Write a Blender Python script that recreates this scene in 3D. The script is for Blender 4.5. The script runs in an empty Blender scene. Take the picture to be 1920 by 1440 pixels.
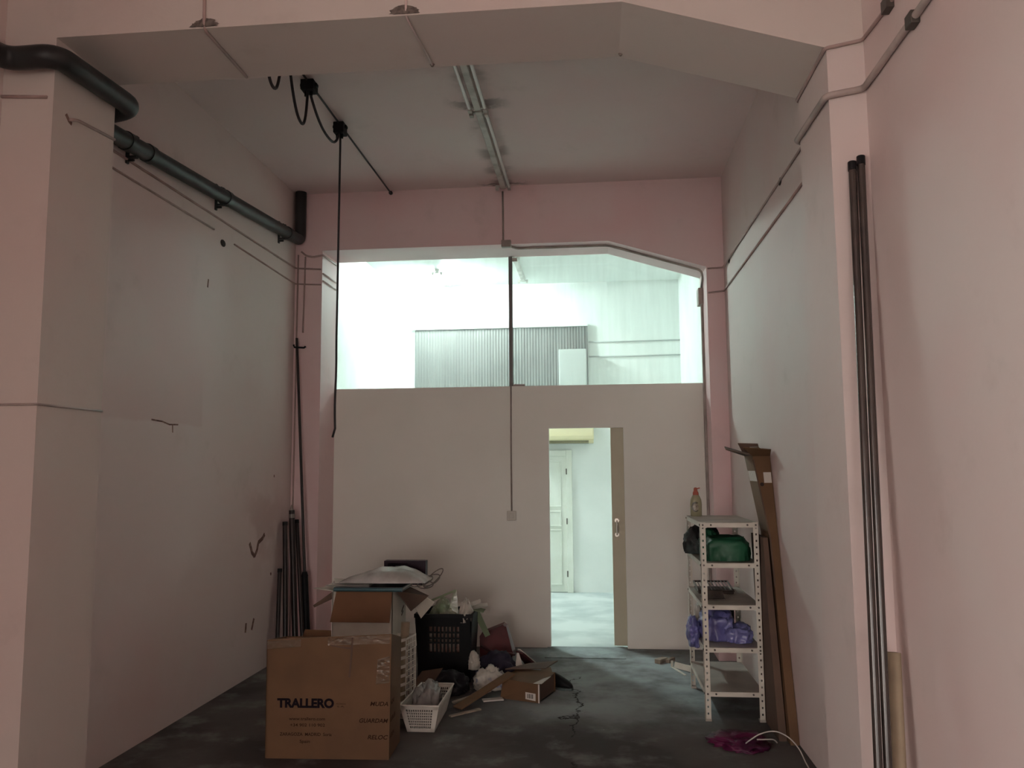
import bpy, bmesh, math, random
from mathutils import Vector, Matrix, noise

random.seed(7)
scene = bpy.context.scene
COL = scene.collection

# ---------------------------------------------------------------- camera
cam_data = bpy.data.cameras.new('camera')
cam = bpy.data.objects.new('camera', cam_data)
COL.objects.link(cam)
cam_data.sensor_width = 36.0
cam_data.lens = 1532.2 * 36.0 / 1920.0
cam_data.clip_start = 0.05
_p, _y, _r = (math.radians(a) for a in (5.988, -5.733, -0.42))
_fw = Vector((math.sin(_y) * math.cos(_p), math.cos(_y) * math.cos(_p), math.sin(_p)))
_rt0 = Vector((math.cos(_y), -math.sin(_y), 0))
_up0 = _rt0.cross(_fw)
_rt = math.cos(_r) * _rt0 + math.sin(_r) * _up0
_up = -math.sin(_r) * _rt0 + math.cos(_r) * _up0
_m = Matrix((_rt, _up, -_fw)).transposed().to_4x4()
_m.translation = Vector((0, 0, 1.65))
cam.matrix_world = _m
scene.camera = cam

# ---------------------------------------------------------------- sky, exposure
DAY = 12.5            # daylight through the unseen left doorway and the far opening added for fill
LAMP = 1380.0         # fluorescent tube of the back room
world = bpy.data.worlds.new('world')
scene.world = world
world.use_nodes = True
world.node_tree.nodes['Background'].inputs['Color'].default_value = (1.0, 0.93, 0.865, 1)
world.node_tree.nodes['Background'].inputs['Strength'].default_value = DAY
for nm, loc, rot, sx, sy in (('unseen_doorway_portal', (-2.83, -1.5, 1.4), (0, math.radians(-90), 0), 2.8, 2.2),
                             ('fill_opening_portal', (-0.36, -9.02, 1.2), (math.radians(90), 0, 0), 2.2, 2.4)):
    portal = bpy.data.lights.new(nm, 'AREA')
    portal.shape = 'RECTANGLE'; portal.size = sx; portal.size_y = sy
    portal.cycles.is_portal = True
    po = bpy.data.objects.new(nm, portal)
    COL.objects.link(po); po.location = loc; po.rotation_euler = rot
scene.view_settings.view_transform = 'Standard'
scene.view_settings.look = 'None'
scene.view_settings.gamma = 1.0
scene.view_settings.use_curve_mapping = False
scene.view_settings.exposure = 0.0
scene.cycles.adaptive_threshold = 0.02
scene.cycles.max_bounces = 7
scene.cycles.diffuse_bounces = 6
scene.cycles.transparent_max_bounces = 8

# ---------------------------------------------------------------- materials
def mat(name, col, rough=0.6, col2=None, nscale=3.0, bump=0.0, bscale=40.0, metal=0.0, spec=0.5,
        alpha=None, sheen=0.0, detail=4.0, lo=0.4, hi=0.62):
    m = bpy.data.materials.new(name); m.use_nodes = True
    nt = m.node_tree; b = nt.nodes['Principled BSDF']
    b.inputs['Base Color'].default_value = (*col, 1)
    b.inputs['Roughness'].default_value = rough
    b.inputs['Metallic'].default_value = metal
    b.inputs['Specular IOR Level'].default_value = spec
    tc = nt.nodes.new('ShaderNodeTexCoord')
    if col2:
        n = nt.nodes.new('ShaderNodeTexNoise'); n.inputs['Scale'].default_value = nscale
        n.inputs['Detail'].default_value = detail
        nt.links.new(tc.outputs['Object'], n.inputs['Vector'])
        r = nt.nodes.new('ShaderNodeMapRange')
        r.inputs['From Min'].default_value = lo; r.inputs['From Max'].default_value = hi
        nt.links.new(n.outputs['Fac'], r.inputs['Value'])
        mx = nt.nodes.new('ShaderNodeMix'); mx.data_type = 'RGBA'
        mx.inputs[6].default_value = (*col, 1); mx.inputs[7].default_value = (*col2, 1)
        nt.links.new(r.outputs['Result'], mx.inputs[0])
        nt.links.new(mx.outputs[2], b.inputs['Base Color'])
    if bump:
        n2 = nt.nodes.new('ShaderNodeTexNoise'); n2.inputs['Scale'].default_value = bscale
        n2.inputs['Detail'].default_value = 3
        nt.links.new(tc.outputs['Object'], n2.inputs['Vector'])
        bp = nt.nodes.new('ShaderNodeBump'); bp.inputs['Strength'].default_value = bump
        bp.inputs['Distance'].default_value = 0.01
        nt.links.new(n2.outputs['Fac'], bp.inputs['Height'])
        nt.links.new(bp.outputs['Normal'], b.inputs['Normal'])
    if alpha is not None:
        out = nt.nodes['Material Output']
        tr = nt.nodes.new('ShaderNodeBsdfTransparent')
        ms = nt.nodes.new('ShaderNodeMixShader'); ms.inputs[0].default_value = alpha
        nt.links.new(tr.outputs[0], ms.inputs[1]); nt.links.new(b.outputs[0], ms.inputs[2])
        nt.links.new(ms.outputs[0], out.inputs['Surface'])
    return m

class NT:
    """tiny node helper for the bigger surface materials"""
    def __init__(s, m):
        s.nt = m.node_tree; s.b = s.nt.nodes['Principled BSDF']
        s.tc = s.nt.nodes.new('ShaderNodeTexCoord')
        s.sep = s.nt.nodes.new('ShaderNodeSeparateXYZ'); s.l(s.tc.outputs['Object'], s.sep.inputs[0])
        s.X, s.Y, s.Z = s.sep.outputs
    def l(s, a, b): s.nt.links.new(a, b)
    def val(s, sock, v):
        if isinstance(v, (int, float)): sock.default_value = v
        else: s.l(v, sock)
    def math(s, op, a, b=0.0, c=0.0):
        n = s.nt.nodes.new('ShaderNodeMath'); n.operation = op
        s.val(n.inputs[0], a); s.val(n.inputs[1], b); s.val(n.inputs[2], c); return n.outputs[0]
    def ramp(s, v, a, b):
        n = s.nt.nodes.new('ShaderNodeMapRange'); n.interpolation_type = 'SMOOTHSTEP'
        s.val(n.inputs['Value'], v); n.inputs['From Min'].default_value = a; n.inputs['From Max'].default_value = b
        return n.outputs['Result']
    def noise(s, scale, detail=4, rough=0.55, vec=None):
        n = s.nt.nodes.new('ShaderNodeTexNoise'); n.inputs['Scale'].default_value = scale
        n.inputs['Detail'].default_value = detail; n.inputs['Roughness'].default_value = rough
        s.l(vec if vec else s.tc.outputs['Object'], n.inputs['Vector']); return n.outputs['Fac']
    def mix(s, f, a, b):
        n = s.nt.nodes.new('ShaderNodeMix'); n.data_type = 'RGBA'
        s.val(n.inputs[0], f)
        for i, v in ((6, a), (7, b)):
            if isinstance(v, tuple): n.inputs[i].default_value = (*v, 1)
            else: s.l(v, n.inputs[i])
        return n.outputs[2]
    def box(s, x=None, y=None, z=None, soft=0.05):
        """product of soft steps bounding a region in object space"""
        f = 1.0
        for c, r in ((s.X, x), (s.Y, y), (s.Z, z)):
            if r:
                g = s.math('MULTIPLY', s.ramp(c, r[0] - soft, r[0] + soft), s.math('SUBTRACT', 1.0, s.ramp(c, r[1] - soft, r[1] + soft)))
                f = g if f == 1.0 else s.math('MULTIPLY', f, g)
        return f
    def bump(s, h, strength, dist=0.01):
        n = s.nt.nodes.new('ShaderNodeBump'); n.inputs['Strength'].default_value = strength
        n.inputs['Distance'].default_value = dist
        s.l(h, n.inputs['Height']); s.l(n.outputs['Normal'], s.b.inputs['Normal'])

PINK, PINK2 = (0.64, 0.540, 0.515), (0.64, 0.50, 0.48)

def wall_paint(name, extra=None, rough=0.62, pink=None):
    m = mat(name, PINK, rough)
    k = NT(m)
    c = k.mix(k.ramp(k.noise(0.8, 3), 0.42, 0.66), *(pink or (PINK, PINK2)))
    c = k.mix(k.math('MULTIPLY', k.ramp(k.noise(2.6, 6, 0.65), 0.56, 0.78), 0.22), c, (0.36, 0.29, 0.26))
    if extra: c = extra(k, c)
    k.l(c, k.b.inputs['Base Color'])
    h = k.noise(14, 4)
    k.bump(h, 0.25, 0.006)
    return m

def left_wall_marks(k, c):
    # repainted square of deeper pink, rubbed grime towards the back corner
    wob = k.math('MULTIPLY', k.math('SUBTRACT', k.noise(6, 3), 0.5), 0.05)
    zz = k.math('ADD', k.Z, wob)
    up = k.math('MULTIPLY', k.ramp(zz, 1.955, 1.985), k.math('SUBTRACT', 1.0, k.ramp(zz, 2.02, 2.45)))
    f = k.math('MULTIPLY', up, k.box(y=(4.1, 5.62), soft=0.02))
    c = k.mix(k.math('MULTIPLY', f, 0.42), c, (0.56, 0.40, 0.38))
    g = k.math('MULTIPLY', k.box(y=(6.45, 7.1), z=(0.9, 1.5), soft=0.25), k.ramp(k.noise(3.5, 4), 0.4, 0.6))
    return k.mix(k.math('MULTIPLY', g, 0.45), c, (0.40, 0.25, 0.23))

def ceiling_marks(k, c):
    wob = k.math('MULTIPLY', k.math('SUBTRACT', k.noise(9, 4), 0.5), 0.3)
    yy = k.math('ADD', k.Y, wob)
    f = 0
    dx = k.math('ABSOLUTE', k.math('ADD', k.X, 0.80))
    d1 = k.math('ABSOLUTE', k.math('SUBTRACT', yy, 5.63))
    s1 = k.math('MULTIPLY', k.math('SUBTRACT', 1.0, k.ramp(dx, 0.05, 0.28)), k.math('SUBTRACT', 1.0, k.ramp(d1, 0.02, 0.10)))
    d2 = k.math('ABSOLUTE', k.math('SUBTRACT', yy, 7.33))
    s2 = k.math('MULTIPLY', k.math('SUBTRACT', 1.0, k.ramp(dx, 0.06, 0.3)), k.math('SUBTRACT', 1.0, k.ramp(d2, 0.01, 0.06)))
    s3 = k.math('MULTIPLY', k.math('SUBTRACT', 1.0, k.ramp(dx, 0.06, 0.17)), k.math('MULTIPLY', k.ramp(k.noise(3, 4), 0.45, 0.65), 0.7))
    f = k.math('MAXIMUM', k.math('MAXIMUM', s1, s2), s3)
    return k.mix(k.math('MULTIPLY', f, 0.75), c, (0.13, 0.10, 0.09))

def floor_mat():
    m = mat('dark_concrete', (0.05, 0.05, 0.05), 0.75, spec=0.25)
    k = NT(m)
    base = k.mix(k.ramp(k.noise(1.1, 4), 0.4, 0.62), (0.055, 0.047, 0.046), (0.105, 0.095, 0.09))
    base = k.mix(k.math('MULTIPLY', k.ramp(k.noise(3.2, 6, 0.6), 0.5, 0.72), 0.75), base, (0.20, 0.205, 0.195))
    base = k.mix(k.math('MULTIPLY', k.math('MULTIPLY', k.box(x=(-0.6, 0.9), y=(5.6, 7.9), soft=0.45), k.ramp(k.noise(1.6, 5, 0.6), 0.25, 0.62)), 0.85), base, (0.36, 0.42, 0.43))  # worn pale patch at the door, lightened to paint in the lamp's light pool
    base = k.mix(k.math('MULTIPLY', k.ramp(k.noise(14, 5, 0.7), 0.6, 0.75), 0.35), base, (0.03, 0.026, 0.026))
    base = k.mix(k.ramp(k.noise(24, 2), 0.77, 0.80), base, (0.34, 0.33, 0.31))
    # crack that wanders towards the camera from the doorway
    wig = k.math('MULTIPLY', k.math('SUBTRACT', k.noise(2.4, 5, 0.62), 0.5), 0.62)
    cx = k.math('ADD', k.math('ADD', k.X, 0.17), wig)
    cr = k.math('SUBTRACT', 1.0, k.ramp(k.math('ABSOLUTE', cx), 0.004, 0.012))
    cr = k.math('MULTIPLY', cr, k.box(y=(3.5, 6.75), soft=0.05))
    cr = k.math('MULTIPLY', cr, k.ramp(k.noise(1.7, 3), 0.36, 0.44))
    base = k.mix(cr, base, (0.008, 0.007, 0.007))
    k.l(base, k.b.inputs['Base Color'])
    rg = k.nt.nodes.new('ShaderNodeMapRange')
    k.l(k.noise(2.2, 4), rg.inputs['Value']); rg.inputs['To Min'].default_value = 0.65; rg.inputs['To Max'].default_value = 0.9
    k.l(rg.outputs['Result'], k.b.inputs['Roughness'])
    h = k.math('SUBTRACT', k.noise(6, 6, 0.6), k.math('MULTIPLY', cr, 0.9))
    k.bump(h, 0.4, 0.012)
    return m

M = {}
M['wall_l'] = wall_paint('pink_paint_left_wall', left_wall_marks)
M['wall'] = wall_paint('pink_paint')
M['wall_deep'] = wall_paint('deeper_pink_paint', pink=((0.73, 0.555, 0.555), (0.74, 0.495, 0.50)))
M['wall_dull'] = wall_paint('duller_pink_paint', pink=((0.58, 0.505, 0.465), (0.59, 0.485, 0.45)))
M['ceil'] = wall_paint('pink_paint_ceiling', ceiling_marks, pink=((0.76, 0.645, 0.625), (0.76, 0.60, 0.59)))
M['floor'] = floor_mat()
M['partition'] = mat('cream_partition_paint', (0.84, 0.83, 0.77), 0.6, (0.80, 0.78, 0.72), 0.9, bump=0.12, bscale=14)
M['mint'] = mat('white_back_room_paint', (0.76, 0.785, 0.765), 0.6, (0.71, 0.74, 0.72), 1.5, bump=0.1, bscale=10)
M['backfloor'] = mat('pale_grey_concrete', (0.52, 0.56, 0.55), 0.5, (0.36, 0.41, 0.41), 2.2, bump=0.2, bscale=12)
M['leaf'] = mat('yellowed_door_paint', (0.55, 0.50, 0.38), 0.5, (0.50, 0.45, 0.33), 2)
M['creamdoor'] = mat('cream_door_paint', (0.74, 0.76, 0.70), 0.45, (0.68, 0.70, 0.63), 3)
M['chrome'] = mat('worn_steel', (0.42, 0.38, 0.34), 0.32, metal=1.0)
M['mullion'] = mat('grey_metal_bar', (0.14, 0.135, 0.13), 0.5)
M['pipe'] = mat('dark_grey_drain_pipe', (0.028, 0.028, 0.027), 0.42, (0.018, 0.019, 0.019), 5, spec=0.35, bump=0.08, bscale=30)
M['cable_pink'] = mat('painted_over_cable', (0.42, 0.30, 0.275), 0.6, (0.33, 0.235, 0.215), 6)
M['conduit_pink'] = mat('painted_conduit', (0.45, 0.36, 0.33), 0.55, (0.30, 0.25, 0.23), 5)
M['conduit_beige'] = mat('beige_trunking', (0.36, 0.30, 0.27), 0.55, (0.26, 0.21, 0.19), 7)
M['black'] = mat('black_plastic', (0.008, 0.008, 0.009), 0.55, spec=0.2)
M['blackcable'] = mat('black_rubber_cable', (0.018, 0.012, 0.014), 0.55)
M['batten'] = mat('aged_white_enamel', (0.52, 0.50, 0.46), 0.45, (0.34, 0.31, 0.28), 8)
M['tube'] = mat('unlit_tube_glass', (0.66, 0.66, 0.64), 0.22)
M['switch'] = mat('white_switch_plastic', (0.60, 0.57, 0.50), 0.4)
M['steel_pole'] = mat('dark_varnished_steel', (0.035, 0.026, 0.023), 0.25, (0.05, 0.036, 0.03), 7, spec=0.8)
M['pole_brown'] = mat('dark_brown_pole', (0.018, 0.012, 0.012), 0.32, (0.03, 0.02, 0.018), 6, spec=0.35)
M['kraft_tube'] = mat('pale_kraft_tube', (0.40, 0.32, 0.22), 0.7, (0.34, 0.27, 0.19), 8)
M['shelf'] = mat('white_enamel_shelving', (0.66, 0.62, 0.54), 0.45, (0.55, 0.50, 0.43), 5)
M['shelfpan'] = mat('dusty_grey_shelf_pan', (0.42, 0.38, 0.33), 0.5, (0.32, 0.285, 0.25), 4)
M['bolt'] = mat('dull_bolt', (0.10, 0.085, 0.075), 0.5, metal=0.6)
M['kraft'] = mat('brown_cardboard', (0.145, 0.076, 0.034), 0.75, (0.12, 0.062, 0.028), 4, bump=0.1, bscale=18)
M['kraft_in'] = mat('inner_brown_cardboard', (0.18, 0.085, 0.04), 0.8, (0.155, 0.072, 0.034), 5)
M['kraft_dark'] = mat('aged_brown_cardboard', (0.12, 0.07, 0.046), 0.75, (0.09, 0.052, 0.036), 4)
M['white_card'] = mat('white_coated_card', (0.60, 0.565, 0.49), 0.55, (0.54, 0.50, 0.43), 5)
M['tape'] = mat('clear_packing_tape', (0.22, 0.14, 0.08), 0.12, bump=0.7, bscale=45, spec=0.8, alpha=0.28)
M['tape_shiny'] = mat('silvery_packing_tape', (0.60, 0.57, 0.52), 0.2, bump=0.5, bscale=70)
M['ink'] = mat('dark_printing_ink', (0.012, 0.008, 0.012), 0.8, spec=0.1)
M['ink2'] = mat('brown_printing_ink', (0.035, 0.016, 0.009), 0.8, spec=0.1)
M['paper'] = mat('white_paper', (0.60, 0.56, 0.51), 0.7)
M['teal'] = mat('teal_folder', (0.035, 0.09, 0.11), 0.35, (0.05, 0.12, 0.14), 6)
M['folderdark'] = mat('dark_folder', (0.035, 0.035, 0.045), 0.4)
M['silver'] = mat('silvery_plastic_pouch', (0.46, 0.46, 0.45), 0.2, (0.34, 0.33, 0.31), 8, bump=0.35, bscale=14, spec=0.8)
M['purple'] = mat('dark_purple_card', (0.020, 0.008, 0.016), 0.5, spec=0.2)
M['wire'] = mat('bent_wire', (0.22, 0.20, 0.18), 0.35, metal=0.7)
M['whiteplastic'] = mat('white_plastic', (0.66, 0.63, 0.57), 0.4, (0.58, 0.55, 0.49), 6)
M['clear'] = mat('cloudy_clear_plastic', (0.36, 0.34, 0.32), 0.18, (0.25, 0.23, 0.22), 9, bump=0.6, bscale=25, spec=0.9, alpha=0.72)
M['greenclear'] = mat('greenish_clear_plastic', (0.20, 0.26, 0.15), 0.2, (0.42, 0.44, 0.34), 6, bump=0.5, bscale=20, spec=0.8, alpha=0.88)
M['whitebag'] = mat('white_thin_plastic', (0.55, 0.51, 0.45), 0.32, (0.40, 0.38, 0.33), 6, bump=0.4, bscale=22)
M['printbag'] = mat('white_bag_with_blue_green_print', (0.58, 0.56, 0.50), 0.35, (0.16, 0.20, 0.36), 9, bump=0.4, bscale=20, lo=0.55, hi=0.62)
M['red'] = mat('dark_red_bag', (0.10, 0.009, 0.012), 0.45, (0.06, 0.006, 0.008), 6, spec=0.3, bump=0.3, bscale=16)
M['maroon'] = mat('maroon_fabric', (0.07, 0.012, 0.014), 0.6)
M['navy'] = mat('navy_cloth', (0.014, 0.012, 0.030), 0.8, (0.03, 0.022, 0.045), 8)
M['blackbag'] = mat('black_bin_bag', (0.008, 0.006, 0.009), 0.5, bump=0.5, bscale=18, spec=0.25)
M['greenleaf'] = mat('green_card', (0.22, 0.27, 0.16), 0.6)
M['packet'] = mat('reddish_brown_packets', (0.30, 0.17, 0.13), 0.6, (0.40, 0.34, 0.28), 12)
M['greenbag'] = mat('dark_green_sack', (0.012, 0.075, 0.035), 0.5, (0.018, 0.11, 0.055), 5, bump=0.35, bscale=16)
M['darkgrey'] = mat('dark_grey_rubber', (0.02, 0.02, 0.02), 0.6, (0.08, 0.11, 0.105), 8)
M['rust'] = mat('rusty_dark_metal', (0.085, 0.06, 0.048), 0.55, (0.045, 0.035, 0.03), 10, metal=0.3, bump=0.3, bscale=50)
M['bluebag'] = mat('violet_blue_plastic', (0.13, 0.125, 0.34), 0.28, (0.20, 0.20, 0.42), 6, bump=0.55, bscale=20, spec=0.7)
M['soap'] = mat('pale_green_soap', (0.33, 0.30, 0.20), 0.12, (0.27, 0.26, 0.15), 4, spec=0.9)
M['orange'] = mat('orange_red_cap', (0.36, 0.085, 0.05), 0.4)
M['soaplabel'] = mat('soap_label_ring', (0.07, 0.06, 0.035), 0.35)
M['soaplabel2'] = mat('soap_label_centre', (0.36, 0.31, 0.24), 0.35, (0.14, 0.10, 0.07), 60)
M['wood'] = mat('pale_scrap_wood', (0.33, 0.27, 0.21), 0.7, (0.22, 0.175, 0.14), 14)
M['magenta'] = mat('magenta_plastic', (0.11, 0.010, 0.05), 0.45, (0.05, 0.005, 0.028), 5, spec=0.3, bump=0.5, bscale=14)
M['whitecord'] = mat('white_cord', (0.52, 0.48, 0.45), 0.5)
M['ac'] = mat('yellowed_appliance_plastic', (0.70, 0.64, 0.42), 0.4)
M['acdark'] = mat('dark_vent', (0.09, 0.085, 0.06), 0.6)
M['panel'] = mat('grey_corrugated_sheet', (0.085, 0.083, 0.08), 0.6, (0.072, 0.071, 0.069), 3)
M['cabinet'] = mat('grey_white_enamel', (0.46, 0.48, 0.465), 0.5)
M['backcable'] = mat('pale_grey_cable', (0.36, 0.38, 0.37), 0.6)
M['hole'] = mat('dark_plug_hole', (0.03, 0.018, 0.016), 0.9)
M['scrape'] = mat('scraped_plaster', (0.12, 0.055, 0.045), 0.9, (0.25, 0.15, 0.12), 30)
M['plug'] = mat('flaked_plaster', (0.20, 0.16, 0.14), 0.9, (0.10, 0.08, 0.07), 40, bump=0.6, bscale=60)
M['bounce_paving'] = mat('pale_bounce_paving', (0.80, 0.79, 0.77), 0.8)  # unseen paving, made very pale to bounce daylight up to the ceiling

def glass_mat():
    m = bpy.data.materials.new('hazy_window_glass'); m.use_nodes = True
    nt = m.node_tree; nt.nodes.clear()
    out = nt.nodes.new('ShaderNodeOutputMaterial')
    tr = nt.nodes.new('ShaderNodeBsdfTransparent'); tr.inputs[0].default_value = (0.95, 0.98, 0.965, 1)
    df = nt.nodes.new('ShaderNodeBsdfTranslucent'); df.inputs[0].default_value = (0.85, 0.9, 0.88, 1)
    gl = nt.nodes.new('ShaderNodeBsdfGlossy'); gl.inputs['Roughness'].default_value = 0.08
    tc = nt.nodes.new('ShaderNodeTexCoord')
    mp = nt.nodes.new('ShaderNodeMapping'); mp.inputs['Scale'].default_value = (9, 9, 0.8)
    nt.links.new(tc.outputs['Object'], mp.inputs[0])
    n = nt.nodes.new('ShaderNodeTexNoise'); n.inputs['Scale'].default_value = 2.0; n.inputs['Detail'].default_value = 5
    nt.links.new(mp.outputs[0], n.inputs['Vector'])
    r = nt.nodes.new('ShaderNodeMapRange'); r.inputs['From Min'].default_value = 0.35; r.inputs['From Max'].default_value = 0.75
    r.inputs['To Min'].default_value = 0.06; r.inputs['To Max'].default_value = 0.12
    nt.links.new(n.outputs['Fac'], r.inputs['Value'])
    a = nt.nodes.new('ShaderNodeMixShader'); nt.links.new(r.outputs['Result'], a.inputs[0])
    nt.links.new(tr.outputs[0], a.inputs[1]); nt.links.new(df.outputs[0], a.inputs[2])
    b = nt.nodes.new('ShaderNodeMixShader'); b.inputs[0].default_value = 0.035
    nt.links.new(a.outputs[0], b.inputs[1]); nt.links.new(gl.outputs[0], b.inputs[2])
    nt.links.new(b.outputs[0], out.inputs['Surface'])
    return m
M['glass'] = glass_mat()

def emit_mat():
    m = bpy.data.materials.new('lit_fluorescent_tube'); m.use_nodes = True
    nt = m.node_tree; nt.nodes.clear()
    out = nt.nodes.new('ShaderNodeOutputMaterial'); e = nt.nodes.new('ShaderNodeEmission')
    e.inputs['Color'].default_value = (0.85, 1.0, 0.97, 1); e.inputs['Strength'].default_value = LAMP
    nt.links.new(e.outputs[0], out.inputs['Surface']); return m
M['lit'] = emit_mat()

# ---------------------------------------------------------------- mesh builder
class MB:
    def __init__(s): s.v = []; s.f = []
    def add(s, vs, fs):
        o = len(s.v); s.v += [Vector(p) for p in vs]; s.f += [tuple(i + o for i in f) for f in fs]; return s
    def box(s, x0, y0, z0, x1, y1, z1):
        vs = [(x, y, z) for z in (z0, z1) for y in (y0, y1) for x in (x0, x1)]
        return s.add(vs, [(0, 2, 3, 1), (4, 5, 7, 6), (0, 1, 5, 4), (2, 6, 7, 3), (0, 4, 6, 2), (1, 3, 7, 5)])
    def obox(s, c, ux, uy, uz):
        """box from centre and three half-extent vectors"""
        c, ux, uy, uz = map(Vector, (c, ux, uy, uz))
        vs = [c + a * ux + b * uy + d * uz for d in (-1, 1) for b in (-1, 1) for a in (-1, 1)]
        return s.add(vs, [(0, 2, 3, 1), (4, 5, 7, 6), (0, 1, 5, 4), (2, 6, 7, 3), (0, 4, 6, 2), (1, 3, 7, 5)])
    def slab(s, quad, t):
        """thin plate on four corners, thickness t along the plate's normal"""
        q = [Vector(p) for p in quad]; n = (q[1] - q[0]).cross(q[3] - q[0]).normalized() * t
        vs = q + [p + n for p in q]
        return s.add(vs, [(3, 2, 1, 0), (4, 5, 6, 7), (0, 1, 5, 4), (1, 2, 6, 5), (2, 3, 7, 6), (3, 0, 4, 7)])
    def prism(s, poly, y0, y1):
        """polygon in x,z extruded along y"""
        n = len(poly)
        vs = [(x, y0, z) for x, z in poly] + [(x, y1, z) for x, z in poly]
        fs = [tuple(range(n)), tuple(range(2 * n - 1, n - 1, -1))]
        fs += [(i, i + n, (i + 1) % n + n, (i + 1) % n) for i in range(n)]
        return s.add(vs, fs)
    def cyl(s, a, b, r, r2=None, n=12):
        r2 = r if r2 is None else r2
        a, b = Vector(a), Vector(b); d = (b - a).normalized()
        u = d.orthogonal().normalized(); w = d.cross(u)
        vs = []
        for p, rr in ((a, r), (b, r2)):
            vs += [p + rr * (math.cos(2 * math.pi * i / n) * u + math.sin(2 * math.pi * i / n) * w) for i in range(n)]
        fs = [(i, (i + 1) % n, (i + 1) % n + n, i + n) for i in range(n)]
        fs += [tuple(range(n - 1, -1, -1)), tuple(range(n, 2 * n))]
        return s.add(vs, fs)
    def tube(s, pts, r, n=8, bend=0.0, seg=5):
        pts = [Vector(p) for p in pts]
        if bend:
            out = [pts[0]]
            for i in range(1, len(pts) - 1):
                p = pts[i]; d0 = pts[i - 1] - p; d1 = pts[i + 1] - p
                b0 = p + d0.normalized() * min(bend, d0.length * 0.49); b1 = p + d1.normalized() * min(bend, d1.length * 0.49)
                for k in range(seg + 1):
                    t = k / seg; out.append((1 - t) ** 2 * b0 + 2 * t * (1 - t) * p + t * t * b1)
            out.append(pts[-1]); pts = out
        u = None; rings = []
        for i, p in enumerate(pts):
            d = (pts[min(i + 1, len(pts) - 1)] - pts[max(i - 1, 0)]).normalized()
            u = d.orthogonal().normalized() if u is None else (u - d * u.dot(d)).normalized()
            w = d.cross(u)
            rings.append([p + r * (math.cos(2 * math.pi * k / n) * u + math.sin(2 * math.pi * k / n) * w) for k in range(n)])
        vs = [q for g in rings for q in g]; fs = []
        for i in range(len(rings) - 1):
            fs += [(i * n + k, i * n + (k + 1) % n, (i + 1) * n + (k + 1) % n, (i + 1) * n + k) for k in range(n)]
        fs += [tuple(range(n - 1, -1, -1)), tuple(range((len(rings) - 1) * n, len(rings) * n))]
        return s.add(vs, fs)
    def lathe(s, prof, c=(0, 0, 0), n=20):
        c = Vector(c); vs = []
        for r, z in prof: vs += [c + Vector((r * math.cos(2 * math.pi * k / n), r * math.sin(2 * math.pi * k / n), z)) for k in range(n)]
        m = len(prof)
        fs = [(i * n + k, i * n + (k + 1) % n, (i + 1) * n + (k + 1) % n, (i + 1) * n + k) for i in range(m - 1) for k in range(n)]
        fs += [tuple(range(n - 1, -1, -1)), tuple(range((m - 1) * n, m * n))]
        return s.add(vs, fs)
    def lattice(s, o, u, v, t, nu, nv, bu, bv, edge=0.0):
        """grid of bars on the parallelogram o,u,v; t = thickness vector"""
        o, u, v, t = map(Vector, (o, u, v, t)); lu, lv = u.length, v.length; du, dv = u / lu, v / lv
        for i in range(nu + 1):
            w = max(bu, edge) if i in (0, nu) else bu
            p = o + du * (w / 2 + (lu - w) * i / nu)
            s.obox(p + v / 2 + t / 2, du * w / 2, v / 2, t / 2)
        for j in range(nv + 1):
            w = max(bv, edge) if j in (0, nv) else bv
            p = o + dv * (w / 2 + (lv - w) * j / nv)
            s.obox(p + u / 2 + t * 0.5, u / 2, dv * w / 2, t * 0.49)
        return s
    def build(s, name, m, parent=None, smooth=False, bevel=0.0, world=False, org=None):
        """one mesh object; children of a thing are given in the scene's metres and shifted to the thing's base"""
        if parent is not None: off = BASE[parent.name]
        elif world: off = Vector((0, 0, 0))
        elif org is not None: off = Vector(org)
        else:
            xs = [p.x for p in s.v]; ys = [p.y for p in s.v]; zs = [p.z for p in s.v]
            off = Vector(((min(xs) + max(xs)) / 2, (min(ys) + max(ys)) / 2, min(zs)))
        me = bpy.data.meshes.new(name)
        me.from_pydata([tuple(p - off) for p in s.v], [], s.f)
        me.materials.append(M[m] if isinstance(m, str) else m)
        bm = bmesh.new(); bm.from_mesh(me); bmesh.ops.recalc_face_normals(bm, faces=bm.faces); bm.to_mesh(me); bm.free()
        if smooth:
            for p in me.polygons: p.use_smooth = True
        o = bpy.data.objects.new(name, me); COL.objects.link(o)
        if parent is not None: o.parent = parent; BASE[o.name] = off
        else: o.location = off; BASE[o.name] = off
        if bevel:
            b = o.modifiers.new('bevel', 'BEVEL'); b.width = bevel; b.segments = 2; b.limit_method = 'ANGLE'
        if smooth == 'auto':
            e = o.modifiers.new('split', 'EDGE_SPLIT'); e.split_angle = math.radians(40)
        return o

BASE = {}
def tag(o, label, cat, group=None):
    o['label'] = label; o['category'] = cat
    if group: o['group'] = group
    return o
def thing(name, label, cat, loc, group=None):
    o = bpy.data.objects.new(name, None); COL.objects.link(o); o.location = loc; o.empty_display_size = 0.05
    BASE[o.name] = Vector(loc)
    return tag(o, label, cat, group)
def struct(o, label):
    o['kind'] = 'structure'; o['label'] = label; return o
def struct_root(name, label, loc=(0, 0, 0)):
    o = bpy.data.objects.new(name, None); COL.objects.link(o); o.location = loc; BASE[o.name] = Vector(loc)
    return struct(o, label)

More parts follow.
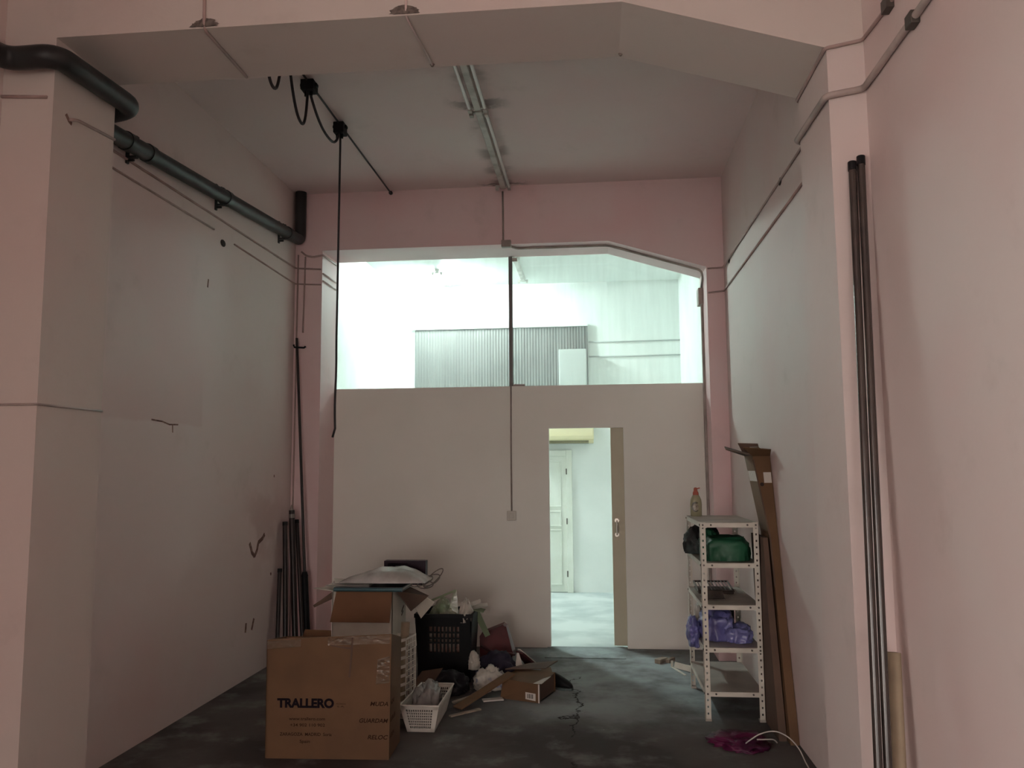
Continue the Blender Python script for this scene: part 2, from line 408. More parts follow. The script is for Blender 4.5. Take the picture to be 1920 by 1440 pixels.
def crumple(center, size, seed, amp=0.25, freq=2.2, subdiv=4, flat=0.35, taper=0.0, boxy=1.0):
    """crumpled bag: a ball pushed about by ridged noise, its underside flattened onto what carries it"""
    bm = bmesh.new(); bmesh.ops.create_icosphere(bm, subdivisions=subdiv, radius=1.0)
    off = Vector((seed * 3.7, seed * 1.3, seed * 2.1))
    mb = MB(); vs = []
    for v in bm.verts:
        p = v.co.normalized()
        rdg = 1 - abs(noise.noise(p * freq + off)) * 2
        r = 1 + amp * (rdg - 0.4) + amp * 0.45 * (1 - abs(noise.noise(p * freq * 2.7 + off)) * 2 - 0.5) + amp * 0.6 * noise.noise(p * 1.1 + off)
        if boxy != 1.0: p = Vector([math.copysign(abs(c) ** boxy, c) for c in p])
        q = p * r
        if taper: q.x *= 1 - taper * max(q.z, 0); q.y *= 1 - taper * max(q.z, 0)
        if q.z < -flat: q.z = -flat + (q.z + flat) * 0.04
        vs.append(q)
    zmin = min(q.z for q in vs); zmax = max(q.z for q in vs)
    xm = max(abs(q.x) for q in vs); ym = max(abs(q.y) for q in vs)
    out = [Vector((center[0] + q.x / xm * size[0] / 2, center[1] + q.y / ym * size[1] / 2, center[2] + (q.z - zmin) / (zmax - zmin) * size[2])) for q in vs]
    mb.add(out, [tuple(x.index for x in f.verts) for f in bm.faces]); bm.free()
    return mb

def text_part(body, size, m, parent, origin, ux, uz, bold=0.0, shear=0.0, width=None, name='printed_text'):
    """flat printed lettering; origin = lower left of the line, ux = reading direction, uz = up"""
    c = bpy.data.curves.new('text', 'FONT'); c.body = body; c.size = 1.0; c.offset = bold; c.shear = shear
    t = bpy.data.objects.new('text', c); COL.objects.link(t)
    dg = bpy.context.evaluated_depsgraph_get(); dg.update()
    me0 = t.evaluated_get(dg).to_mesh()
    vs = [v.co.copy() for v in me0.vertices]; fs = [tuple(p.vertices) for p in me0.polygons]
    t.evaluated_get(dg).to_mesh_clear(); bpy.data.objects.remove(t); bpy.data.curves.remove(c)
    x0 = min(v.x for v in vs); x1 = max(v.x for v in vs); h = 0.73
    sx = (width / (x1 - x0)) if width else size / h
    ux, uz, origin = Vector(ux), Vector(uz), Vector(origin)
    mb = MB(); mb.add([origin + ux * ((v.x - x0) * sx) + uz * (v.y * size / h) for v in vs], fs)
    return mb.build(name, m, parent)

# ---------------------------------------------------------------- room dimensions (metres)
XL, XR = -2.808, 1.189          # side walls
XLi, XRi = -2.544, 1.032        # inner faces of the pillars
DF, DB = 3.503, 3.997           # near concrete frame, front and back
D1, D2, D3 = 7.384, 7.819, 11.267   # far frame front, partition, back-room wall
ZC, ZS, ZK, XK = 4.296, 3.736, 3.465, 0.157   # ceiling, soffit, haunch foot and knee
ZP = 2.453                      # top of the partition boarding
DL, DR, DT, LEAF = -0.436, 0.151, 2.042, 0.272
YR = -9.0                       # unseen shop front, set far back for even fill light
ZB = 4.25                       # back-room ceiling

# ---------------------------------------------------------------- room shell
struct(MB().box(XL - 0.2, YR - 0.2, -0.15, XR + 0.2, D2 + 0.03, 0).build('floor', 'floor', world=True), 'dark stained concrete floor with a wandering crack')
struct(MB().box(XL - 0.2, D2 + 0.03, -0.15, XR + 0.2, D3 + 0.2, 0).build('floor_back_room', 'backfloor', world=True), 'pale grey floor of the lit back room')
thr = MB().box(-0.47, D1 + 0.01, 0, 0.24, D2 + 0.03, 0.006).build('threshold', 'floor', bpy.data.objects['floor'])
wl = struct(MB().box(XL - 0.2, YR, 0, XL, -2.6, ZC).box(XL - 0.2, -0.4, 0, XL, D2 + 0.03, ZC).box(XL - 0.2, -2.6, 2.8, XL, -0.4, ZC).build('wall_left', 'wall_l', world=True), 'pink painted left wall with scrapes and a repainted square')
wr = struct(MB().box(XR, YR, 0, XR + 0.2, D2 + 0.03, ZC).build('wall_right', 'wall', world=True), 'pink painted right wall')
struct(MB().box(XL - 0.2, D2 + 0.03, 0, XL, D3, ZB).build('wall_back_room_left', 'mint', world=True), 'white left wall of the back room')
struct(MB().box(XR, D2 + 0.03, 0, XR + 0.2, D3, ZB).build('wall_back_room_right', 'mint', world=True), 'white right wall of the back room')
struct(MB().box(XL - 0.2, D3, 0, XR + 0.2, D3 + 0.2, ZB).build('wall_back_room', 'mint', world=True), 'white far wall of the back room')
struct(MB().box(XL - 0.2, YR - 0.2, ZC, XR + 0.2, D2 + 0.03, ZC + 0.2).build('ceiling', 'ceil', world=True), 'pink painted ceiling with dark smudges along the lamp')
struct(MB().box(XL - 0.2, D2 + 0.03, ZB, XR + 0.2, D3 + 0.2, ZB + 0.2).build('ceiling_back_room', 'mint', world=True), 'white ceiling of the back room')
# unseen shop front, its distance and opening set for even frontal fill light; a second unseen street doorway is in the left wall
struct(MB().box(XL - 0.2, YR - 0.2, 0, -1.46, YR, ZC).box(0.74, YR - 0.2, 0, XR + 0.2, YR, ZC).box(-1.46, YR - 0.2, 2.4, 0.74, YR, ZC).build('wall_front_unseen', 'wall', world=True), 'unseen pink wall with a shop front opening shaped for fill light')
struct(MB().box(XL - 20, YR - 20, -0.25, XL - 0.2, 12, -0.15).box(XL - 0.2, YR - 20, -0.25, XR + 16, YR - 0.2, -0.15).build('ground', 'bounce_paving', world=True), 'unseen street paving outside the doorway, made pale to bounce light in')

def frame(name, label, y0, y1, pm='wall', lm='wall_dull'):
    root = struct_root(name, label)
    MB().box(XL, y0, 0, XLi, y1, ZS).build('pillar', lm, root)
    MB().box(XRi, y0, 0, XR, y1, ZK).build('pillar', pm, root)
    MB().prism([(XL, ZS), (XK, ZS), (XRi, ZK), (XR, ZK), (XR, ZC), (XL, ZC)], y0, y1).build('beam', lm, root)
    return root
t1 = frame('trim_1', 'nearer pink concrete beam and pillars with one haunched corner', DF, DB)
t2 = frame('trim_2', 'farther pink concrete beam and pillars around the partition', D1, D2 + 0.03, 'wall_deep', 'wall_deep')

# partition with door opening
pt = MB()
pt.box(XLi, D2, 0, DL, D2 + 0.06, ZP); pt.box(LEAF, D2, 0, XRi, D2 + 0.06, ZP); pt.box(DL, D2, DT, LEAF, D2 + 0.06, ZP)
struct(pt.build('wall_partition', 'partition', world=True), 'cream partition wall below the high glazing')
d1 = struct_root('door_1', 'yellowed sliding door leaf mostly slid behind the partition', (DR, D2 + 0.07, 0))
MB().box(DR, D2 + 0.065, 0.012, DR + 0.74, D2 + 0.1, DT + 0.03).build('door_leaf', 'leaf', d1, bevel=0.002)
h = MB(); h.cyl((0.195, D2 + 0.028, 1.03), (0.195, D2 + 0.028, 1.17), 0.009)
hd = h.build('handle', 'chrome', d1, smooth='auto'); hd['label'] = 'worn steel pull handle'
for z in (1.035, 1.165):
    MB().cyl((0.195, D2 + 0.065, z), (0.195, D2 + 0.024, z), 0.011).build('handle_mount', 'chrome', d1, smooth='auto')
    MB().cyl((0.195, D2 + 0.065, z), (0.195, D2 + 0.058, z), 0.021).build('handle_rose', 'chrome', d1, smooth='auto')

# high glazing over the partition
w1 = struct_root('window_1', 'hazy glazing above the partition with a dark vertical bar', (XLi, D2, ZP))
MB().box(XLi, D2 + 0.026, ZP, -0.812, D2 + 0.032, ZS).build('pane', 'glass', w1)
MB().prism([(-0.776, ZP), (XRi, ZP), (XRi, ZK), (XK, ZS), (-0.776, ZS)], D2 + 0.026, D2 + 0.032).build('pane', 'glass', w1)
MB().box(-0.812, D2 + 0.005, ZP - 0.01, -0.776, D2 + 0.05, ZS).build('mullion', 'mullion', w1, bevel=0.002)
MB().box(-0.776, D2 + 0.0, ZP, -0.66, D2 + 0.024, ZP + 0.018).build('bracket', 'conduit_beige', w1)
MB().box(-0.776, D2 + 0.0, ZS - 0.05, -0.725, D2 + 0.024, ZS - 0.015).build('clip', 'chrome', w1)

# scrapes, plugs and flaked plaster that belong to the walls
def ribbon(pts, w, nrm, t=0.0015):
    mb = MB(); nrm = Vector(nrm)
    for a, b in zip(pts, pts[1:]):
        a, b = Vector(a), Vector(b); d = (b - a); s = d.normalized().cross(nrm) * w / 2
        mb.obox((a + b) / 2 + nrm * t / 2, d / 2 * 1.05, s, nrm * t / 2)
    return mb
lw = lambda y, z: (XL, y, z)
ribbon([lw(6.50, 1.07), lw(6.55, 0.99), lw(6.60, 0.955), lw(6.65, 1.0), lw(6.67, 1.06), lw(6.76, 1.09), lw(6.80, 1.12)], 0.034, (1, 0, 0)).build('scrape_mark', 'scrape', wl)
ribbon([lw(6.47, 0.44), lw(6.46, 0.37)], 0.028, (1, 0, 0)).build('scrape_mark', 'scrape', wl)
ribbon([lw(6.62, 0.45), lw(6.58, 0.37)], 0.028, (1, 0, 0)).build('scrape_mark', 'scrape', wl)
ribbon([lw(4.95, 1.985), lw(5.08, 1.98), lw(5.17, 1.965), lw(5.28, 1.97)], 0.010, (1, 0, 0)).build('crack', 'scrape', wl)
ribbon([lw(5.21, 1.968), lw(5.215, 1.915)], 0.010, (1, 0, 0)).build('crack', 'scrape', wl)
ribbon([lw(5.65, 3.06), lw(5.64, 3.00)], 0.016, (1, 0, 0)).build('scrape_mark', 'scrape', wl)
ribbon([lw(6.98, 1.62), lw(6.98, 1.60)], 0.015, (1, 0, 0)).build('scrape_mark', 'scrape', wl)
ribbon([lw(6.95, 0.78), lw(6.96, 0.76)], 0.02, (1, 0, 0)).build('scrape_mark', 'scrape', wl)
MB().lathe([(0.028, 0), (0.026, 0.004), (0.012, 0.006)], (0, 0, 0), 10).build('x', 'hole', None)
_x = bpy.data.objects['x']; _hole = _x.data; bpy.data.objects.remove(_x)
def plug(parent, loc, rot, sc=1.0):
    o = bpy.data.objects.new('plug_hole', _hole); COL.objects.link(o); o.parent = parent
    o.location = loc; o.rotation_euler = rot; o.scale = (sc, sc * 1.5, sc); return o
plug(wl, (XL, 5.865, 3.393), (0, math.pi / 2, 0))
plug(wr, (XR, 5.117, 3.439), (0, -math.pi / 2, 0), 0.9)
plug(wr, (XR, 7.09, 3.44), (0, -math.pi / 2, 0), 0.9)
# flaked anchor points on the near beam
for x in (-1.80, -0.83):
    c = crumple((x, DF - 0.004, ZS + 0.006), (0.16, 0.012, 0.045), 5 + x, 0.9, 4.0, 3).build('flaked_patch', 'plug', t1)
for x, y in ((-0.80, DB - 0.03), (0.165, DB - 0.03)):
    MB().cyl((x, y, ZS), (x, y, ZS - 0.012), 0.013, 0.006, 8).build('anchor', 'plug', t1)

# ---------------------------------------------------------------- drain pipe
dp = thing('drain_pipe', 'thick dark grey drain pipe bending round the near left pillar and along the left wall', 'pipe', (XL + 0.07, D1 - 0.06, 3.8))
path = [(XL + 0.062, 1.2, 3.56), (XL + 0.062, 3.43, 3.60), (XLi + 0.058, 3.43, 3.605), (XLi + 0.058, 4.075, 3.64), (-2.745, 4.075, 3.60)]
MB().tube(path, 0.055, 18, 0.085, 7).build('bend_pipe', 'pipe', dp, smooth='auto')
MB().tube([(-2.742, 4.06, 3.585), (-2.742, 7.322, 3.825), (-2.742, 7.322, ZC - 0.003)], 0.052, 18, 0.07, 7).build('wall_pipe', 'pipe', dp, smooth='auto')
for y in (4.45, 4.68, 5.756, 7.0):
    z = 3.585 + (y - 4.06) * 0.0736
    MB().cyl((-2.742, y - 0.03, z - 0.002), (-2.742, y + 0.03, z + 0.002), 0.059, n=18).build('collar', 'pipe', dp, smooth='auto')
for y in (4.55, 5.72, 6.95):
    z = 3.585 + (y - 4.06) * 0.0736
    b = MB().box(XL, y - 0.012, z - 0.10, XL + 0.012, y + 0.012, z + 0.10)
    b.cyl((XL + 0.012, y, z + 0.072), (XL + 0.05, y, z + 0.072), 0.008); b.cyl((XL + 0.012, y, z - 0.08), (XL + 0.05, y, z - 0.08), 0.008)
    b.box(XL + 0.01, y - 0.014, z + 0.055, XL + 0.07, y + 0.014, z + 0.068); b.box(XL + 0.01, y - 0.014, z - 0.068, XL + 0.07, y + 0.014, z - 0.055)
    b.build('clamp', 'pipe', dp)

# ---------------------------------------------------------------- painted-over cables on the left
def cable(name, label, cat, m, runs, r, bend=0.02, n=6, group=None):
    p0 = runs[0][0]
    t = thing(name, label, cat, p0, group)
    for run in runs: MB().tube(run, r, n, bend, 3).build('cable_run', m, t, smooth=True)
    return t
cable('wall_cable', 'painted-over cable along the left wall just under the drain pipe', 'cable', 'cable_pink',
      [[(XL + .008, 4.02, 3.54), (XL + .008, 6.0, 3.56), (XL + .008, D1 - .008, 3.572), (XLi - .01, D1 - .008, 3.555)],
       [(XLi + .006, D1 + .01, 3.515), (XLi + .006, D2, 3.52)]], 0.008)
cable('wall_cable', 'lower of the two painted-over cables on the left wall, broken by a gap', 'cable', 'cable_pink',
      [[(XL + .007, 4.02, 3.435), (XL + .007, 5.70, 3.452)], [(XL + .007, 6.05, 3.435), (XL + .007, D1 - .007, 3.42), (XLi - .01, D1 - .007, 3.405)],
       [(XLi + .006, D1 + .01, 3.445), (XLi + .006, D2, 3.45)]], 0.007)
cable('wall_cable', 'short cable from the pipe end onto the left reveal of the far pillar', 'cable', 'cable_pink',
      [[(XL + .06, D1 - .008, 3.73), (-2.70, D1 - .008, 3.69), (-2.63, D1 - .009, 3.675), (XLi + .007, D1 - .009, 3.69), (XLi + .007, D2, 3.70)]], 0.009)
cable('wall_cable', 'painted-over cable across the upper near left pillar', 'cable', 'cable_pink',
      [[(XL, DF - .005, 3.452), (XLi - .03, DF - .005, 3.437)], [(XLi + .005, 3.62, 3.375), (XLi + .005, 3.68, 3.40), (XLi + .005, DB, 3.43)]], 0.008)
cable('wall_cable', 'faint painted-over cable across the middle of the near left pillar', 'cable', 'conduit_pink',
      [[(XL, DF - .004, 1.965), (XLi + .004, DF - .004, 1.965), (XLi + .004, DB, 1.968)]], 0.006, 0.01)
ribbon([(XLi, 3.60, 3.395), (XLi, 3.625, 3.37), (XLi, 3.645, 3.365)], 0.018, (1, 0, 0)).build('scrape_mark', 'scrape', t1)
# damp-stained vertical service duct in the far left corner
cable('corner_cable', 'thin grimy cables running down the far left corner', 'cable', 'cable_pink',
      [[(XL + .03, D1 - .008, 3.70), (XL + .028, D1 - .008, 2.4), (XL + .02, D1 - .008, 0.02)], [(XL + .10, D1 - .008, 3.68), (XL + .09, D1 - .008, 2.95)]], 0.008)
# thin cable hanging over the near beam
cable('beam_cable', 'thin cable crossing the underside of the near beam, left of centre', 'cable', 'cable_pink',
      [[(-1.81, DF - .006, ZC - .05), (-1.80, DF - .006, ZS + .02), (-1.80, DF + .012, ZS - .007), (-1.80, DB - .02, ZS - .007)]], 0.008, 0.02)
cable('beam_cable', 'faint cable crossing the underside of the near beam near its centre', 'cable', 'wall',
      [[(-0.83, DF - .005, ZC - .05), (-0.83, DF - .005, ZS + .02), (-0.83, DF + .012, ZS - .005), (-0.80, DB - .03, ZS - .005)]], 0.006, 0.02)

# ---------------------------------------------------------------- festoon cable under the ceiling
XF = -1.884
fc = thing('festoon_cable', 'black looping power cable hung from a taut ceiling wire with a long drop lead', 'cable', (XF, 5.8, ZC))
MB().cyl((XF, DB + 0.0, 4.272), (XF, D1, 4.272), 0.0075, n=8).build('support_wire', 'blackcable', fc, smooth='auto')
MB().cyl((XF, D1 - 0.02, 4.272), (XF, D1, 4.272), 0.018, n=10).build('wire_anchor', 'blackcable', fc)
for y, sx, sz in ((5.14, 0.045, 0.035), (5.821, 0.04, 0.042)):
    b = MB().box(XF - sx, y - 0.05, 4.278 - 2 * sz, XF + sx, y + 0.05, 4.278)
    b.box(XF - sx - 0.014, y - 0.02, 4.24, XF - sx, y + 0.02, 4.262); b.box(XF + sx, y - 0.02, 4.24, XF + sx + 0.014, y + 0.02, 4.262)
    bx = b.build('junction_box', 'black', fc, bevel=0.004)
    for dx in (-0.022, 0.014):
        MB().cyl((XF + dx, y, 4.278 - 2 * sz), (XF + dx, y, 4.26 - 2 * sz - 0.012), 0.011, n=8).build('gland', 'black', bx)
def loop(y0, z0, y1, z1, zb, yb, n=22):
    pts = []
    for i in range(n + 1):
        t = i / n; y = y0 + (y1 - y0) * t
        s = 1 - abs(2 * t - 1) ** 2.4
        zt = z0 + (z1 - z0) * t
        pts.append((XF + 0.01 * math.sin(3 * t), y + (yb - (y0 + y1) / 2) * s * 0.8, zt + (zb - (z0 + z1) / 2) * s))
    return pts
for a in ((5.17, 4.20, 5.79, 4.19, 4.045, 5.53), (4.76, 4.27, 5.11, 4.20, 3.92, 4.97), (4.36, 4.27, 4.66, 4.27, 3.935, 4.51)):
    MB().tube(loop(*a), 0.0095, 8).build('cable_loop', 'blackcable', fc, smooth=True)
drop = [(XF, 5.825, 4.20)]
for i in range(1, 40):
    z = 4.2 - i * (4.2 - 1.90) / 39
    w = 0.0 if z > 3.3 else 0.004 * math.sin(z * 11) * max(0, 2.9 - z)
    drop.append((XF + w - 0.004 * (4.2 - z), 5.83, z))
drop[-1] = (drop[-1][0] - 0.02, 5.83, 1.895)
MB().tube(drop, 0.0085, 8).build('drop_lead', 'blackcable', fc, smooth=True)

# ---------------------------------------------------------------- ceiling battens
def batten(label, y0, y1, tubes, x=-0.80, zc=ZC, lit=False, group='fluorescent battens'):
    t = thing('fluorescent_batten', label, 'lamp', (x, (y0 + y1) / 2, zc), group)
    MB().prism([(x - 0.034, zc), (x - 0.024, zc - 0.055), (x + 0.024, zc - 0.055), (x + 0.034, zc)], y0, y1).build('housing', 'batten', t, bevel=0.003)
    for dx in tubes:
        MB().cyl((x + dx, y0 + 0.05, zc - 0.055), (x + dx, y1 - 0.05, zc - 0.055), 0.0135, n=12).build('tube', 'lit' if lit else 'tube', t, smooth='auto')
    for dx in (-0.055, 0.055):
        for y in (y0 + 0.03, y1 - 0.03):
            s = MB().box(x + dx - 0.014, y - 0.022, zc - 0.075, x + dx + 0.014, y + 0.022, zc - 0.036)
            s.box(min(x, x + dx), y - 0.012, zc - 0.05, max(x, x + dx), y + 0.012, zc - 0.038)
            s.build('lamp_holder', 'batten', t)
    return t
batten('unlit ceiling batten with both white tubes, next to the near beam', 4.10, 5.64, (-0.055, 0.055))
batten('unlit ceiling batten missing its left tube, reaching the far beam', 5.66, D1 - 0.08, (0.055,))
batten('lit fluorescent batten on the back room ceiling', 10.25, 10.95, (-0.055, 0.055), x=-2.0, zc=ZB, lit=True)
batten('unlit batten on the back room ceiling, right of the window bar', 9.6, 10.9, (), x=-0.93, zc=ZB)

# ---------------------------------------------------------------- conduits of the far frame
cd = thing('electrical_conduit', 'conduit running from the ceiling batten over the far beam edge down to the partition', 'conduit', (-0.8, D1, 3.7))
MB().tube([(-0.815, D1 - .01, 4.24), (-0.812, D1 - .01, 3.76)], 0.008, 8).build('conduit_run', 'conduit_beige', cd, smooth=True)
MB().box(-0.83, D1 - .03, ZS - 0.03, -0.74, D1 + .03, ZS + 0.035).build('junction_box', 'conduit_beige', cd, bevel=0.006)
dz = (ZK - ZS) / (XRi - XK); yc = 7.50
MB().tube([(-0.76, D1 + .02, ZS - .012), (-0.70, yc, ZS - .012), (XK, yc, ZS - .012), (XRi - .03, yc, ZK - .005), (XRi - .013, yc + .04, ZK - .06), (XRi - .013, 7.68, 3.33)], 0.011, 8, 0.04, 5).build('conduit_run', 'conduit_beige', cd, smooth=True)
MB().box(XRi - .045, 7.64, 3.17, XRi, 7.76, 3.33).build('junction_box', 'conduit_beige', cd, bevel=0.006)
MB().box(XRi - .022, 7.66, 0.05, XRi, 7.705, 3.17).build('trunking', 'conduit_beige', cd, bevel=0.003)
sc = thing('light_switch', 'small cream light switch with its thin conduit on the partition', 'light switch', (-0.795, D2, 1.17))
MB().box(-0.842, D2 - .016, 1.17, -0.752, D2, 1.26).build('switch_plate', 'switch', sc, bevel=0.006)
MB().box(-0.817, D2 - .022, 1.19, -0.777, D2 - .016, 1.24).build('rocker', 'switch', sc, bevel=0.003)
MB().tube([(-0.795, D2 - .008, ZP + .01), (-0.798, D2 - .008, 1.9), (-0.796, D2 - .008, 1.26)], 0.0075, 8).build('conduit_run', 'conduit_beige', sc, smooth=True)

# ---------------------------------------------------------------- conduits on the right
xr = XR - .016
c1 = thing('electrical_conduit', 'thick painted conduit on the right wall wrapping round the near right pillar', 'conduit', (XR, DF, 3.25))
MB().tube([(xr, 1.0, 3.262), (xr, DF - .018, 3.262), (XRi - .016, DF - .018, 3.238), (XRi - .016, DB + .016, 3.25), (xr + .005, DB + .016, 3.23)], 0.0145, 10, 0.03, 4).build('conduit_run', 'conduit_pink', c1, smooth=True)
MB().tube([(XR - .008, DB + .016, 3.23), (XR - .008, D1 - .009, 3.235), (XRi + .01, D1 - .009, 3.222)], 0.008, 8, 0.02, 3).build('conduit_run', 'cable_pink', c1, smooth=True)
for y in (2.94, 2.35):
    MB().box(XR - .034, y - .03, 3.235, XR, y + .03, 3.285).build('conduit_clip', 'bolt', c1, bevel=0.004)
c2 = thing('wall_cable', 'thin upper cable on the right wall passing under the near beam haunch', 'cable', (XR, DF, 3.46))
MB().tube([(XR - .008, 1.0, 3.43), (XR - .008, 3.177, 3.456), (XR - .008, DF - .009, 3.485), (XRi - .008, DF - .009, 3.458), (XRi - .008, DB + .009, 3.455), (XR - .008, DB + .009, 3.43), (XR - .008, D1 - .008, 3.452), (XRi + .01, D1 - .008, 3.445)], 0.008, 8, 0.02, 3).build('cable_run', 'cable_pink', c2, smooth=True)
MB().box(XR - .03, 3.14, 3.43, XR, 3.20, 3.48).build('cable_clip', 'bolt', c2)

# ---------------------------------------------------------------- long poles at the right pillar
for a, b, lab in (((1.109, 3.484, 2.935), (0.976, 3.14, 0.012), 'left one of two tall dark steel tubes leaning on the right pillar'),
                  ((1.146, 3.484, 2.958), (1.014, 3.155, 0.012), 'right one of two tall dark steel tubes leaning on the right pillar')):
    p = thing('steel_pole', lab, 'pole', b, 'tall steel tubes at the right pillar')
    MB().cyl(a, b, 0.0155, n=16).build('shaft', 'steel_pole', p, smooth='auto')
    A, B = Vector(a), Vector(b); d = (A - B).normalized()
    MB().cyl(A - d * 0.035, A + d * 0.004, 0.0175, n=16).build('end_cap', 'black', p, smooth='auto')
    MB().cyl(B - d * 0.0, B + d * 0.03, 0.0175, n=16).build('end_cap', 'black', p, smooth='auto')
tb = MB()
A, B = Vector((1.122, 3.345, 0.945)), Vector((1.070, 3.21, 0.006)); d = (A - B).normalized(); u = d.orthogonal().normalized(); w = d.cross(u)
n = 20; rings = []
for p, r in ((B, 0.027), (A, 0.027), (A, 0.022), (B + d * 0.6, 0.022)):
    rings.append([p + r * (math.cos(2 * math.pi * k / n) * u + math.sin(2 * math.pi * k / n) * w) for k in range(n)])
tb.add([q for g in rings for q in g], [(i * n + k, i * n + (k + 1) % n, (i + 1) * n + (k + 1) % n, (i + 1) * n + k) for i in range(3) for k in range(n)] + [tuple(range(n - 1, -1, -1)), tuple(range(3 * n, 4 * n))])
tag(tb.build('cardboard_tube', 'kraft_tube', smooth='auto'), 'pale kraft cardboard tube standing beside the tall steel tubes', 'tube')

# ---------------------------------------------------------------- poles in the far left corner
p = thing('long_pole', 'very tall thin dark pole with a hook in the far left corner', 'pole', (-2.545, 7.18, 0))
A, B = Vector((-2.757, 7.325, 2.89)), Vector((-2.545, 7.18, 0.0)); d = (A - B).normalized()
MB().cyl(A, B + d * 0.6, 0.0125, n=12).build('shaft', 'pole_brown', p, smooth='auto')
MB().cyl(B + d * 0.004, B + d * 0.72, 0.034, 0.027, n=14).build('thick_sleeve', 'black', p, smooth='auto')
MB().cyl(B + d * 0.72, B + d * 0.76, 0.03, 0.02, n=14).build('sleeve_cap', 'black', p, smooth='auto')
hk = A - d * 0.085
MB().tube([hk + Vector((-0.03, -0.012, 0.02)), hk + Vector((-0.02, -0.014, -0.004)), hk + Vector((0.07, -0.01, -0.01)), hk + Vector((0.085, -0.01, 0.002))], 0.0095, 8).build('hook', 'black', p, smooth=True)
for i, (a, b, r, lab, tip) in enumerate((
        ((-2.725, 7.20, 1.30), (-2.60, 7.04, 0), 0.026, 'dark pole with a pale pointed tip, tallest of the bundle in the left corner', True),
        ((-2.757, 7.13, 1.20), (-2.665, 6.97, 0), 0.021, 'short dark pole of the bundle, closest to the left wall', False),
        ((-2.705, 7.275, 1.21), (-2.54, 7.07, 0), 0.018, 'glossy dark pole of the bundle, closest to the tall hooked pole', False),
        ((-2.765, 7.05, 0.80), (-2.715, 6.90, 0), 0.018, 'lowest dark pole at the front of the corner bundle', False))):
    t = thing('dark_pole', lab, 'pole', b, 'bundle of dark poles in the left corner')
    A, B = Vector(a), Vector(b); d = (A - B).normalized()
    MB().cyl(A, B + d * 0.006, r, n=14).build('shaft', 'pole_brown', t, smooth='auto')
    if tip:
        MB().cyl(A - d * 0.07, A - d * 0.035, r + 0.001, n=14).build('ring', 'wire', t, smooth='auto')
        MB().cyl(A, A + d * 0.05, r * 0.8, 0.004, n=12).build('tip', 'conduit_beige', t, smooth='auto')
    else:
        MB().cyl(A - d * 0.03, A + d * 0.003, r + 0.002, n=14).build('end_cap', 'black', t, smooth='auto')

# ---------------------------------------------------------------- white slotted-angle shelving
SX0, SX1, SY0, SY1, SH = 0.694, 1.078, 5.66, 6.51, 1.29
LV = (1.288, 1.022, 0.748, 0.472, 0.19)
su = thing('shelving_unit', 'white slotted-angle metal shelving unit with five shelves', 'shelf', ((SX0 + SX1) / 2, (SY0 + SY1) / 2, 0))
def angle_post(x, y, sx, sy):
    mb = MB(); W = 0.036; t = 0.002; pitch = 0.043
    for ax in (0, 1):
        def bar(a0, a1, z0, z1):
            if ax == 0: mb.box(min(x + sx * a0, x + sx * a1), min(y, y + sy * t), z0, max(x + sx * a0, x + sx * a1), max(y, y + sy * t), z1)
            else: mb.box(min(x, x + sx * t), min(y + sy * a0, y + sy * a1), z0, max(x, x + sx * t), max(y + sy * a0, y + sy * a1), z1)
        bar(0, 0.0125, 0.012, SH); bar(0.0225, W, 0.012, SH)
        z = 0.012
        while z < SH - 0.01:
            bar(0.0125, 0.0225, z, min(z + pitch - 0.013, SH)); z += pitch
    return mb
for x, sx in ((SX0, 1), (SX1, -1)):
    for y, sy in ((SY0, 1), (SY1, -1)):
        leg = angle_post(x, y, sx, sy).build('leg', 'shelf', su)
        MB().box(min(x - sx * .001, x + sx * .038), min(y - sy * .001, y + sy * .038), 0, max(x - sx * .001, x + sx * .038), max(y - sy * .001, y + sy * .038), 0.016).build('foot', 'shelfpan', leg)
for z in LV:
    mb = MB(); x0, x1, y0, y1 = SX0 + .003, SX1 - .003, SY0 + .003, SY1 - .003
    mb.box(x0, y0, z - .003, x1, y1, z)
    pan = mb.build('shelf', 'shelfpan', su)
    e = MB()
    for q in ((x0, y0, x1, y0 + .002), (x0, y1 - .002, x1, y1), (x0, y0, x0 + .002, y1), (x1 - .002, y0, x1, y1)):
        e.box(q[0], q[1], z - .034, q[2], q[3], z + .0005)
    e.build('shelf_lip', 'shelf', pan)
    for x in (SX0 + .018, SX0 + .072, SX1 - .072, SX1 - .018):
        MB().cyl((x, SY0 + .004, z - .017), (x, SY0 - .004, z - .017), 0.0065, n=8).build('bolt', 'bolt', pan)
    for x in (SX0, ):
        for y in (SY0 + .018, SY1 - .018):
            MB().cyl((x - .004, y, z - .017), (x + .004, y, z - .017), 0.0065, n=8).build('bolt', 'bolt', pan)

# soap bottle on top
bx, by, bz = 0.760, 6.40, LV[0]
sb = thing('soap_bottle', 'dish soap bottle with orange cap and round label on top of the shelving', 'bottle', (bx, by, bz))
def flat_lathe(prof, sx, sy, c, n=24):
    mb = MB(); mb.lathe(prof, (0, 0, 0), n)
    mb.v = [Vector((c[0] + v.x * sx, c[1] + v.y * sy, c[2] + v.z)) for v in mb.v]; return mb
flat_lathe([(0.038, 0), (0.042, 0.006), (0.043, 0.05), (0.044, 0.09), (0.040, 0.125), (0.028, 0.152), (0.021, 0.162)], 1, 0.62, (bx, by, bz)).build('bottle_body', 'soap', sb, smooth='auto')
cp = flat_lathe([(0.023, 0.160), (0.022, 0.178), (0.015, 0.19), (0.014, 0.205), (0.012, 0.214), (0.004, 0.218)], 1, 0.9, (bx, by, bz)).build('cap', 'orange', sb, smooth='auto')
MB().cyl((bx + .008, by - .004, bz + .208), (bx + .032, by - .006, bz + .213), 0.005, 0.004, n=8).build('flip_lid', 'orange', cp)
